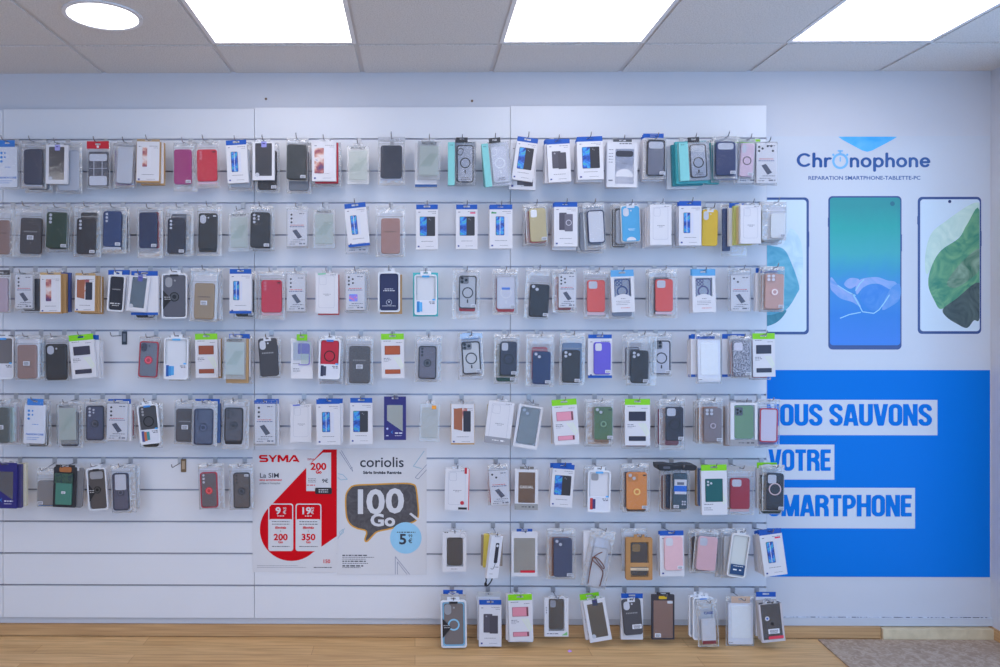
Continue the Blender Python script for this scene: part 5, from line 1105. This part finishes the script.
pk('bag', (221, 399, 249, 450), 'dark plum case with ring stand over another', 1, case=(224, 408, 242.5, 442), col=(44, 42, 50), cam='L4', clear=(88, 82, 90), ring=(40, 38, 46), film=1, stk=None, bot=(52, 48, 54), hole=(52, 50, 58))
pk('cam', (253, 400.5, 277, 446), 'white printed box under a blue header', inner=(254.5, 404, 275, 444), lensn=3, hd=BLUE, backs=[bb((256, 399, 279, 445))])
pk('outline', (290.5, 402, 311.5, 442), 'white outline box with blue scribble', cam=1, scrib=(90, 110, 200))
pk('box', (316, 399, 340.5, 445), 'blue-topped box with glass picture above the red poster', -1, pic='glass', r=(.24, .74, .28, .72), backs=[bb((318, 398.5, 343, 442))])
pk('box', (350, 398, 372.5, 444), 'blue-topped box, screen and dark back, above the posters', pic='half', r=(.14, .8, .28, .74))
pk('navy', (384, 396.5, 406, 440), 'navy box with cream diagonal window')
pk('protect', (419, 400.5, 440.5, 442), 'beige protector box with orange seal', 2, warm=True, word=False, seal=(240, 160, 50))
pk('box', (451, 401.5, 474.5, 444.5), 'kraft-edged box with brown wallet picture and round seal', hdr=(176, 180, 190), hh=.012, pic='folio', side=KRAFT, r=(.12, .84, .15, .70))
pk('outline', (484, 397.5, 515, 445.5), 'white outline box tilted, grey foot', 7, foot=(148, 150, 160), backs=[wb((486, 402, 508, 443), 'cream box', 2, col=(206, 198, 180))])
pk('window', (512.5, 401, 544, 450), 'white framed window box tilted, grey case', 9, col=(160, 164, 168), cam='DUO', flat=False, win=(.1, .9, .1, .92), tabc=(150, 152, 160))
pk('green', (551.5, 398.5, 579.5, 445.5), 'green-topped box with pink windows', -4, col=(224, 150, 172), backs=[wb((553, 402, 577, 444)), wb((552, 404, 574, 444), 'white box with kraft edge', side=(214, 200, 184))])
pk('bag', (587, 399.5, 614, 445), 'sage green case with ring holder', case=(594.5, 407, 613, 440), col=(98, 132, 100), cam='DUO', ring=(80, 108, 82), mark=(40, 60, 44), backs=[cb((585, 400, 612, 447), 'orange case in a silver bag', (200, 150, 120))])
pk('green', (625, 399, 650, 445.5), 'green-topped box with black windows over a brown case', col=(48, 50, 72), backs=[cb((622, 401, 651, 449), 'brown case in a clear bag', (140, 80, 70))])
pk('bag', (660, 399, 686, 450.5), 'black case with large ring', case=(666, 407, 684, 441), col=(52, 56, 76), cam='SQ', ring='disc', backs=[cb((656, 401, 682, 448), 'dark red case in a clear bag', (150, 70, 90))])
pk('bag', (700, 398.5, 724, 444.5), 'mauve grey case with ring holder', case=(704.5, 408, 722.5, 442.5), col=(140, 130, 138), cam='LENS3', ring=(120, 110, 120), backs=[cb((697, 400, 722, 444), 'orange case in a clear bag', (206, 140, 110)), cb((695.5, 401, 718, 443), 'green-grey case in a clear bag', (90, 110, 110)), cb((694, 402, 714, 442), 'maroon case in a clear bag', (120, 60, 80))])
pk('window', (730.5, 400, 757.5, 446), 'white framed window box with light green case', 0, col=(124, 178, 104), cam='HOLE', flat=False, win=(.14, .90, .11, .86), tabc=(130, 130, 138), foot=(152, 152, 158), special='hole', backs=[wb((727.5, 403, 753, 445)), wb((725, 404, 749, 446), 'white box with kraft edge', side=(180, 160, 150))])
pk('bag', (758, 399, 781.5, 447), 'red rimmed case, pale inside', 1, case=(760.5, 408.5, 778.5, 442.5), col=(204, 40, 74), cam=None, clear=(212, 204, 222), stk=None, backs=[cb((756, 401, 778, 448), 'lilac case in a clear bag', (140, 120, 180))])

row('sixth', 10)
pk('navy', (-8, 462.5, 17, 508.5), 'navy box with grey diagonal window', 1, grey=1, backs=[wb((-3, 462, 21, 508), 'navy and white lettered box', col=(70, 66, 120)), wb((2, 461, 26, 506), 'cream and white box', col=(214, 208, 190))])
pk('bag', (35.5, 468, 55, 507.5), 'smoky clear sleeve with blue corner', case=(37, 481, 54, 505.5), col=(150, 146, 148), cam=None, stk='bl', strip=(70, 130, 200))
pk('wallet', (51, 465, 75.5, 508.5), 'black holder with sea green cloth wallet', 2, backs=[bk('naked', (66, 466, 84, 508), 'grey padded sleeve with black straps', 3, col=(128, 128, 134), cam=None)])
pk('blister', (85.5, 464, 108.5, 511), 'grey ring case in a white tray, black triangle and label', -4, col=(92, 86, 86), cam='BAR', ring='stand', topc=(50, 50, 56), tri=True)
pk('bag', (109, 464.5, 135.5, 514), 'grey case with pale upper window and ring', -2, case=(112, 473.5, 128, 510.5), col=(58, 62, 86), cam=None, clear=(98, 98, 118), ring=(58, 58, 74), film=1, stk=None, special='upper', backs=[bk('bag', (114, 465, 139, 509), 'pale case in a milky bag', col=(214, 216, 222), cam=None, stk=None, film=1, simple=True)])
empty(177, 'empty steel hook with a brown price plate', (116, 96, 72))
pk('bag', (197, 463.5, 224.5, 510), 'dark case with red rim and red ring', -2, case=(200, 472.5, 217, 508), col=(200, 50, 74), cam='L3', clear=(110, 102, 108), ring=(206, 50, 56), film=1, stk=None)
pk('bag', (228, 464, 253.5, 510.5), 'black case with ring beside the red poster', -1, case=(233, 473, 249.5, 508.5), col=(58, 58, 66), cam='L3', clear=(104, 98, 100), ring=(44, 44, 52), film=1, stk='tr', hole=(50, 50, 56))
pk('outline', (444.5, 466, 469.5, 510.5), 'white outline box with red side and seals', 1, red=True)
pk('cam', (488.5, 464, 511, 507), 'white printed box tilted, red behind', -4, inner=(490, 471, 509, 505.5), lensn=2, backs=[cb((488, 466, 508, 506), 'red case in a clear bag', (206, 60, 70))])
pk('window', (514.5, 466.5, 538.5, 510), 'white framed box with brown lettered case', 1, col=(138, 98, 78), win=(.15, .87, .13, .84), foot=(150, 152, 154), text='CASUAL', tabc=(120, 118, 116))
pk('box', (550, 463.5, 575, 508), 'blue-topped box tilted, screen and dark back', 4, pic='half', r=(.13, .88, .26, .72), backs=[bb((550, 463, 572, 505))])
pk('blister', (587.5, 467, 611, 512.5), 'white case tray with red phone printed', 1, col=(214, 216, 226), cam='HOLE', clear=(212, 214, 224), topc=(90, 170, 230), pics=[(190, 60, 62), (70, 60, 110)], backs=[cb((584, 466, 607, 508), 'clear case in a clear bag', (196, 200, 210))])
pk('bag', (623, 464, 650.5, 513), 'orange case with ring holder', 0, case=(627, 472.5, 647.5, 510), col=(240, 156, 88), cam='DUO', ring=(226, 140, 74), bot=(70, 54, 52), mark=(60, 44, 40), backs=[cb((620.5, 465, 646, 510), 'dark case in a clear bag', (120, 110, 120))])
pk('bag', (671, 466, 691, 511), 'slate teal case with barcode label and blue band', 1, case=(673.5, 473.5, 688, 509.5), col=(66, 92, 112), cam=None, stk='bl', special='band', backs=[cb((664, 468, 688, 511), 'navy case in a clear bag', (40, 58, 90)), cb((660, 468, 682, 512.5), 'brown case in a clear bag', (150, 110, 106))])
pk('green', (701, 464.5, 727.5, 515), 'green-topped box with deep teal case', -1, col=(28, 92, 96), one=True, backs=[wb((699, 466, 722, 506), 'blue-edged box', col=(80, 110, 160)), wb((696.5, 467, 718, 506), 'kraft-edged white box', side=KRAFT)])
pk('bag', (727, 466.5, 755, 515.5), 'crimson case with square camera hole', case=(731, 478.5, 750.5, 509.5), col=(174, 44, 72), cam='SQ', film=0, stk=None, strip=(222, 190, 200), hd=(170, 168, 172), backs=[wb((727, 468, 749, 509), 'kraft-edged white box', side=KRAFT)])
pk('bag', (763, 465, 786, 512), 'black case with rose ring', 1, case=(767, 473.5, 784.5, 511), col=(46, 52, 68), cam='SQ', ring=None, special='rosering', backs=[cb((760, 466, 783, 515), 'dark green case in a clear bag', (52, 70, 70), case=(762, 478, 782, 514)), bk('green', (757, 462.5, 777, 508), 'green-topped box')])

row('seventh', 12)
pk('window', (442.5, 529.5, 466.5, 571.5), 'white box with round-cornered black case', col=(76, 72, 78), flat=False, win=(.17, .86, .19, .88), special='round')
pk('cable', (484, 533, 503.5, 579.5), 'white cord box turned to one side', 8, yaw=24, d=.15, gap=.035, backs=[wb((483, 532, 500, 568), 'yellow box', 2, col=(216, 196, 90)), wb((481, 533, 503, 566), 'taupe box', 1, col=(150, 140, 136))])
pk('window', (511.5, 529, 537.5, 576.5), 'white box with beige case window and red strip', col=(196, 188, 178), win=(.09, .91, .19, .92), lower=(206, 40, 60), tabc=BLUE)
pk('bag', (548, 529, 576, 580), 'slate blue case in a milky-edged bag', case=(554, 538.5, 572.5, 577.5), col=(76, 88, 122), cam='DUO', backs=[cb((546.5, 530, 573, 579), 'rust case in a clear bag', (180, 120, 100))])
pk('strap', (581, 528.5, 617, 591), 'clear case with brown neck cord in a tilted bag', 11, backs=[wb((583.5, 529, 608, 571)), wb((582.5, 530, 605, 570), 'white box with black logo')])
pk('kraftwin', (626, 534.5, 652.5, 580), 'brown kraft window box with black case', backs=[bk('bag', (622, 529, 648, 572), 'pale case in a milky bag', col=(214, 216, 226), cam=None, stk=None, film=1, simple=True)])
pk('box', (659.5, 530.5, 684.5, 576.5), 'pink case on a blue-topped card', -1, pic=None, case=(664, 536, 682.5, 570), ccol=(238, 196, 206), backs=[bb((658, 531, 682, 572), 'dark-edged white box'), ])
pk('bag', (693, 529.5, 719.5, 574.5), 'pink case tilted over dark bags', 5, case=(698, 537, 717.5, 571), col=(238, 194, 204), cam='HOLE', stk=None, backs=[cb((690, 530, 715, 574), 'black case in a clear bag', (76, 70, 78)), cb((689, 532, 712, 572), 'grey case in a clear bag', (160, 156, 166))])
pk('blister', (726.5, 529.5, 751.5, 578.5), 'clear narrow tray with navy label, tilted', 8, col=(196, 202, 206), cam=None, clear=(204, 210, 212), topc=None, low=(34, 72, 118), rim=(214, 216, 222), backs=[cb((722, 529, 747, 579), 'pale case in a clear bag', (206, 208, 214)), cb((716, 530, 742, 578), 'clear case in a clear bag', (206, 208, 214))])
pk('box', (758.5, 528, 787.5, 577), 'blue-topped box tilted, glass picture, thick stack', -8, pic='glass', mark=(220, 50, 90), r=(.24, .72, .26, .72), backs=[bb((757, 528, 783, 574.5), tilt=-6), bb((755, 529, 779, 573), tilt=-5), bb((754, 530, 776, 572), tilt=-4)])

row('lowest', 14)
pk('blister', (440.5, 597, 467, 648), 'grey case with pale blue rim and ring in a tray', -1, col=(128, 186, 222), cam='HOLEV', clear=(118, 112, 114), ring=[(140, 196, 230)], topc=(36, 38, 46), tri=True, backs=[wb((441, 593, 466, 640), 'grey box with yellow mark', col=(176, 172, 172)), bb((443, 590, 463, 632))])
pk('box', (479, 600, 501.5, 646.5), 'blue-topped box with two grey backs pictured', pic='two', r=(.2, .84, .3, .72), backs=[bk('box', (477.5, 592, 500, 640), 'grey-topped white box', hdr=(186, 188, 192), pic=None, simple=True)])
pk('green', (508, 594, 533.5, 641.5), 'green-topped box with pink windows near the floor', -2, col=(216, 140, 160), backs=[wb((506, 592, 531, 640)), wb((508, 593, 533, 642))])
pk('window', (544.5, 595.5, 568.5, 636.5), 'white card with charcoal case and green corner', col=(104, 100, 100), win=(.17, .83, .08, .86), cam='HOLE', flat=False, special='none')
pk('window', (582.5, 595, 612, 643), 'white window box tilted, taupe case, above a green box', -10, col=(122, 110, 98), win=(.14, .87, .15, .91), tab=(70, 76, 100), mark=True, backs=[bk('green', (579.5, 592, 605, 640), 'green-topped box with brown windows', -8, col=(150, 70, 60))])
pk('naked', (621.5, 597, 643.5, 636), 'charcoal case with white label, tilted', -5, col=(84, 84, 92), cam='HOLEV', text=True, stk=1, backs=[bb((621, 593.5, 643, 639.5))])
pk('window', (652, 592.5, 674.5, 639.5), 'black-topped sleeve with rose brown case', frame=(60, 58, 68), col=(176, 132, 120), win=(.07, .93, .17, .97), tabc=(42, 42, 52), special='rose')
pk('pouch', (697, 600, 720.5, 648.5), 'white pouch lettered above a small white case', -3, style='case', hd=None, backs=[bk('blister', (693, 594, 714, 640), 'white tray with blue seal', col=(214, 218, 228), cam=None, topc=(60, 130, 220)), bk('blister', (689, 592, 708, 637), 'clear tray with blue label', col=(206, 212, 224), cam=None, topc=(70, 90, 150), low=(40, 100, 170))])
pk('pouch', (727, 597, 755.5, 647), 'milky pouch with blank white case, tan top', 0, style='white', hd=(206, 178, 160))
pk('window', (758, 600, 785.5, 643), 'clear box with dark case, badge and red strip', -6, frame=(196, 192, 200), col=(84, 84, 94), win=(.08, .92, .06, .94), special='badge', backs=[wb((757, 598, 780, 640), 'taupe box', -4, col=(186, 180, 180)), bb((756, 592, 776, 636), 'blue-topped box')])
# ------------------------------------------------------------------ specials
def k_wallet(p):
    km = pm((48, 48, 54), .5)
    M().prism(rr(-p.W / 2, p.W / 2, 0, p.H - .01, .006), 0, -.005, .001).obj('holder_card', km, p.root)
    w = p.put('wallet', pm((74, 128, 116), .8), rr(*p.fr(.14, .84, .36, .93), .004), -.005, -.016, bev=.003)
    p.put('wallet_flap', camo(), rr(*p.fr(.10, .88, .19, .42), .003), -.010, -.0185, bev=.002)
    p.put('leather_patch', pm((176, 110, 66), .6), rr(*p.fr(.26, .78, .05, .17), .007), -.005, -.008)
    sticker(p, 0, p.H * .36, -.0165, .018, .011)
    p.tab(km, p.H - .014, p.H, -p.W * .42, p.W * .42, -.004)
def special(p, kind):
    y = -p.D
    if kind == 'island':
        p.put('camera_island', pm((62, 64, 76), .3), rr(*p.fr(.29, .85, .24, .36), .01), y + .002, y - .0006)
        x0, x1, z0, z1 = p.fr(.29, .86, .62, .78); c = (x0 + x1) / 2
        p.put('white_dome', white(), flow(arc(c, z0, (x1 - x0) / 2, z1 - z0, 0, 180, 18)), y + .0009, y - .0005)
        p.text([(.4, .8, .09, 4)], y, pm((64, 66, 90)), 'box_lettering'); p.text([(.06, .2, v, 3) for v in (.22, .3, .36, .42, .48)] + [(.06, .2, .86, 6)], y, name='side_text'); p.text([(.5, .66, .5, 4)], y + .0011, pm((150, 154, 176)), 'case_text')
    elif kind == 'wring':
        x, _, z, _ = p.fr(.52, 0, 0, .52); M().ring(circ(x, z, .026, 28), circ(x, z, .021, 28), -.0095, -.0104).obj('magnet_ring', white(), p.root); p.put('magnet_bar', white(), rr(x - .003, x + .003, z - .052, z - .036, .002), -.0095, -.0104)
        p.put('pen_mark', pm((80, 130, 220)), rect(x - .02, x + .018, z + .014, z + .024), -.0106, -.0109)
    elif kind == 'hole':
        x0, x1, z0, z1 = p.fr(.18, .46, .16, .34); p.put('camera_plate', pm((52, 54, 66), .4), rr(x0, x1, z0, z1, .006), -.0095, -.0125)
        for u, v in ((.3, .3), (.3, .7), (.7, .5)): lens(x0 + u * (x1 - x0), z0 + v * (z1 - z0), .005, -.0125, p.root, pm((30, 30, 40), .2), 'camera_lens')
    elif kind == 'upper':
        p.put('clear_window', pm((206, 208, 220), .3), rr(*p.fr(.2, .64, .2, .52), .006), -.012, -.0135)
        for k in range(3): x, _, z, _ = p.fr(.26 + .1 * k, 0, 0, .18); lens(x, z, .004, -.012, p.root, pm((60, 62, 80)), 'camera_hole')
    elif kind == 'band':
        x0, x1, z0, z1 = p.fr(.16, .80, .30, .44); o = p.put('barcode_label', white(), rect(x0, x1, z0, z1), -.0165, -.0169); bars('barcode', ink(), o, [(x0 + .012, x1 - .012, z0 + .01, .012)], -.0169)
        p.put('blue_band', pm((24, 110, 214), .4), rect(*p.fr(.14, .8, .44, .57)), -.0165, -.0169); p.put('white_band', white(), rect(*p.fr(.18, .8, .57, .63)), -.0165, -.0169)
        for u, v in ((.62, .8), (.74, .8), (.62, .86), (.74, .86)): x, _, z, _ = p.fr(u, 0, 0, v); lens(x, z, .0042, -.0118, p.root, pm(PALE), 'camera_hole')
    elif kind == 'rosering':
        x, _, z, _ = p.fr(.55, 0, 0, .52); M().ring(circ(x, z, .028, 28), circ(x, z, .023, 28), -.012, -.0128).obj('magnet_ring', pm((214, 190, 196), .35), p.root)
    elif kind == 'round':
        p.text([(.08, .26, .07, 4)], y, pm((60, 60, 70)), 'box_text'); p.text([(.36, .62, .94, 3)], y, name='foot_text'); x, _, z, _ = p.fr(.84, 0, 0, .15); M().ring(circ(x, z, .013, 24), circ(x, z, .012, 24), y, y - .0003).obj('printed_circle', ink(), p.root)
    elif kind == 'none':
        p.put('green_corner', pm((120, 190, 120), .5), flow2(p, [(.72, .97), (.95, .88), (.95, .97)]), y, y - .0004); p.text([(.06, .1, v, 5) for v in (.3, .36, .42)], y, name='side_text'); p.text([(.1, .6, .93, 4)], y)
    elif kind == 'rose':
        sticker(p, -p.W * .24, p.H * .09, y - .0004, .026, .018); p.put('round_seal', white(), rr(*p.fr(.68, .92, .18, .235), .004), y, y - .0005)
        p.put('gold_foil', pm((226, 196, 60), .3, .5), rr(*p.fr(.3, .66, .075, .14), .004), y - .0002, y - .0008)
    elif kind == 'badge':
        x, _, z, _ = p.fr(.32, 0, 0, .42); o = p.put('round_badge', white(), circ(x, z, .010), y, y - .0005); M().prism(circ(x, z, .005, 14), y - .0005, y - .0008).obj('badge_dot', pm((60, 110, 200)), o)
        sticker(p, p.W * .05, p.H * .26, y - .0005, .05, .022); p.put('red_strip', pm((226, 74, 96), .4), rect(*p.fr(.3, .94, .86, .93)), y, y - .0004)
        x, _, z, _ = p.fr(.52, 0, 0, .56); lens(x, z, .007, y + .0025, p.root, pm((36, 36, 44)), 'finger_dot', .003)

# ------------------------------------------------------------------ build every hook with what hangs on it
ORD = 'first second third fourth fifth sixth seventh eighth ninth tenth eleventh twelfth thirteenth fourteenth fifteenth sixteenth seventeenth eighteenth nineteenth twentieth twenty-first twenty-second twenty-third twenty-fourth twenty-fifth twenty-sixth'.split()
KINDS.update({'wallet': k_wallet})
THICK = dict(bag=.018, box=.020, outline=.020, window=.014, green=.018, protect=.014, cam=.019, mag=.020, bluewin=.018, navy=.016, pouch=.019, blister=.013, slide=.016, kraftwin=.016, strap=.022, cable=.018, naked=.013, retail=.019, wallet=.019)
NAME = dict(bag='phone_case_bag', box='accessory_box', outline='phone_case_box', window='window_box', green='wallet_case_box', protect='screen_protector_box', cam='printed_case_box', mag='magnetic_case_box', bluewin='window_box', navy='wallet_case_box',
            pouch='phone_case_pouch', blister='blister_pack', slide='window_box', kraftwin='kraft_window_box', strap='corded_case_bag', cable='cord_box', naked='phone_case', retail='phone_case_pouch', wallet='phone_wallet')
CAT = dict(bag='phone case', box='accessory box', outline='phone case box', window='phone case box', green='phone case box', protect='screen protector', cam='phone case box', mag='phone case box', bluewin='phone case box', navy='phone case box',
           pouch='phone case', blister='phone case', slide='phone case box', kraftwin='phone case box', strap='phone case', cable='accessory box', naked='phone case', retail='phone case', wallet='phone wallet')
descs = [(r, e['desc']) for r, s, es in ROWS for e in es]
def build(e, label, group, d, D):
    o = dict(e['o']); sp = o.pop('special', None); yaw = o.pop('yaw', 0)
    if e['kind'] == 'window' and sp == 'hole': o['cam'] = None
    p = Pk(NAME[e['kind']], label, CAT[e['kind']], group, e['rc'], d, e['tilt'], D, yaw)
    if o.pop('grey', 0): p.grey = 1
    if 'mat' in o: o['mat'] = {'felt': felt, 'glitter': glitter}[o['mat']]()
    if e['kind'] == 'pouch' and o.get('style') == 'case': casepouch(p)
    else: KINDS[e['kind']](p, **o)
    if sp: special(p, sp)
    return p
def casepouch(p):
    b = p.fr(.18, .86, .40, .93); yb = -.003
    phone_case(p.root, (b[0], b[1], b[2], b[3]), yb, (226, 226, 234), 'HOLE', t=.008, hole=(206, 210, 222))
    p.put('white_square', white(), rect(*p.fr(.36, .58, .66, .75)), yb - .008, yb - .009); p.put('red_card', pm((140, 56, 66), .5), rect(*p.fr(.2, .84, .86, .93)), yb - .008, yb - .0086)
    x, _, z, _ = p.fr(.52, 0, 0, .29); font_mesh('CASE', .016, pm((70, 90, 150)), 'pouch_lettering', p.root, (x, -.0172, z), .0005, 1.1)
    bag(p, .016, BAG(), b); hdr_film(p, film_hdr(), .02)
def hook(x, slot, zt, reach, label, row_, pl=None):
    zs = SLOTZ[slot]
    t = thing('display_hook', label, 'display hook', (x, 0, zs), 'hooks along the %s row' % row_)
    M().box(-.010, .010, -.0025, .0005, -.027, -.002).box(-.010, .010, .0005, .009, -.0035, .0035).obj('back_plate', pm((176, 178, 186), .35, .55), t)
    zp = -.024; dz = max(-.03, min(.03, zt - (zs + zp)))
    n = 6; pts = [(0, 0, zp)] + [(0, -reach * k / n, zp + dz * min(1, k / n * 1.15)) for k in range(1, n)] + [(0, -reach + .008, zp + dz + .0005), (0, -reach + .002, zp + dz + .004), (0, -reach - .004, zp + dz + .011), (0, -reach - .007, zp + dz + .018)]
    m = M(); m.tube(pts, .0021, 8); m.smooth = True; m.obj('hanging_prong', pm(CHROME, .25, .85), t)
    if pl: M().prism(rr(.006, .030, -.066, -.004, .002), -.003, -.006).obj('price_plate', pm(pl, .4), t); M().prism(rr(.011, .025, -.052, -.014, .002), -.006, -.0066).obj('plate_label', pm([min(255, v + 60) for v in pl], .5), t)
    return t
import re
def bagged(t): return re.sub(r'^(.*) in a clear bag$', r'bagged \1', t)
def shorts(t):
    """a description, then shorter and shorter forms of it"""
    u = re.sub(r',? in an? [a-z -]*bag$', '', t); c = t.split(',')[0]
    v = re.sub(r' (over|under|behind|above|beside|on) (a|an|the) .*$| over .*$', '', c)
    return [t, u, c, re.sub(r' in an? [a-z -]*(bag|tray)$', '', c), v]
def fit(pattern, desc, row_, tail):
    others = [d for q, d in descs if q == row_ and d != desc]
    ok = [x for x in shorts(desc) if x == desc or not any(x in shorts(d) for d in others)]
    for x in ok:
        t = pattern % x + tail
        if len(t.split()) <= 16: return t
    for x in ok:
        if len((pattern % x).split()) <= 16: return pattern % x
    return (pattern % ok[-1]).split(',')[0]
for r, slot, es in ROWS:
    for i, e in enumerate(es):
        rp = 'lowest row' if r == 'lowest' else '%s row' % r
        if e['kind'] is None:
            x = at(e['px'] + 3, 400, 0).x; hook(x, slot, SLOTZ[slot] - .024, .12, e['desc'] + ' in the ' + rp, r, e['plate']); continue
        same_row = descs.count((r, e['desc'])) > 1
        ref = e['desc']
        label = '%s, %s' % (e['desc'], rp)
        backs = list(e['backs']); nb = len(backs)
        step = .0235; d = e['d'] or min(.075 + .0215 * nb, .16)
        grp = 'packages hanging in the %s row' % r
        p = build(e, label, grp, d, THICK[e['kind']])
        dd = d - e.get('gap', 0)
        for q, b_ in enumerate(backs):
            D = THICK[b_['kind']]; dd -= D + .003
            where = {0: 'behind', 1: 'second behind', 2: 'third behind', 3: 'fourth behind'}[q]
            lab = fit('%s %s the %s' % (bagged(b_['desc']), where, '%s'), e['desc'], r, ', ' + rp)
            build(b_, lab, grp, max(dd, .004), D)
        hx = at((e['rc'][0] + e['rc'][2]) / 2, 300, -(d + p.D)).x
        th = R(e['tilt']); hx = p.root.location.x + p.H * math.sin(th) * .97
        hook(hx, slot, p.top - .007 if e['kind'] != 'mag' else p.top - .004, max(.135, d + p.D + .03), fit('steel hook carrying the %s', e['desc'], r, ', ' + rp), r)
# the black case lying across the top of the sixth-row stack
c = at(672, 468, -.08)
t = thing('phone_case', 'black phone case lying sideways on the sixth row hook above the slate teal case', 'phone case', (c.x, -.078, c.z), 'packages hanging in the sixth row')
w = 38 * (DIST - .09) / F; h = 6.2 * (DIST - .09) / F
M().prism(flow(spl([(-w / 2, h), (-w / 2 + .006, .004), (-w / 4, .001), (0, .006), (w / 4, .002), (w / 2 - .006, .003), (w / 2, h * .8), (w / 4, h * .98), (0, h * .8), (-w / 4, h)], 4)), 0, -.072, .003).obj('case_shell', pm((36, 38, 46), .45), t)
M().prism(rr(-w * .36, -w * .18, h * .35, h * .72, .004), -.072, -.0728).obj('camera_hole', pm((90, 94, 108)), t)
# black cord loop under the turned cord box
c = at(487.5, 584.5, -.085)
t = thing('cord_loop', 'short black cord loop dangling below the turned cord box', 'cord', (c.x, -.092, c.z), 'packages hanging in the seventh row')
m = M(); m.smooth = True; m.tube([(x, -.002 * k, z) for k, (x, z) in enumerate(spl([(.022, .036), (.016, .022), (.004, .008), (-.009, .004), (-.013, .016), (-.010, .034), (-.012, .046)], 4))], .0032, 7); m.obj('hanging_cord', pm((32, 34, 46), .5), t)
M().prism(rr(-.016, -.004, .0, .012, .003), -.004, -.012, .001).obj('plug_end', pm((26, 28, 38), .4), t)

# ------------------------------------------------------------------ light, camera
w = bpy.data.worlds.new('World'); S.world = w; w.use_nodes = True
w.node_tree.nodes['Background'].inputs[0].default_value = (.40, .635, 1, 1); w.node_tree.nodes['Background'].inputs[1].default_value = SKY_ST
cd = bpy.data.cameras.new('camera'); cam = bpy.data.objects.new('camera', cd); COL.objects.link(cam)
cam.location = (0, -DIST, CAMZ); cam.rotation_euler = (R(90), 0, YAW)
cd.sensor_width = 36; cd.lens = F * 36 / 1000; cd.shift_x = (500 - PPX) / 1000; cd.shift_y = (VPY - 333.5) / 1000
cd.clip_start = .05; S.camera = cam
S.view_settings.view_transform = 'Standard'; S.view_settings.look = 'None'; S.view_settings.gamma = 1; S.view_settings.use_curve_mapping = False
S.view_settings.exposure = EXPO
S.cycles.transparent_max_bounces = 24; S.cycles.max_bounces = 8; S.cycles.use_denoising = True
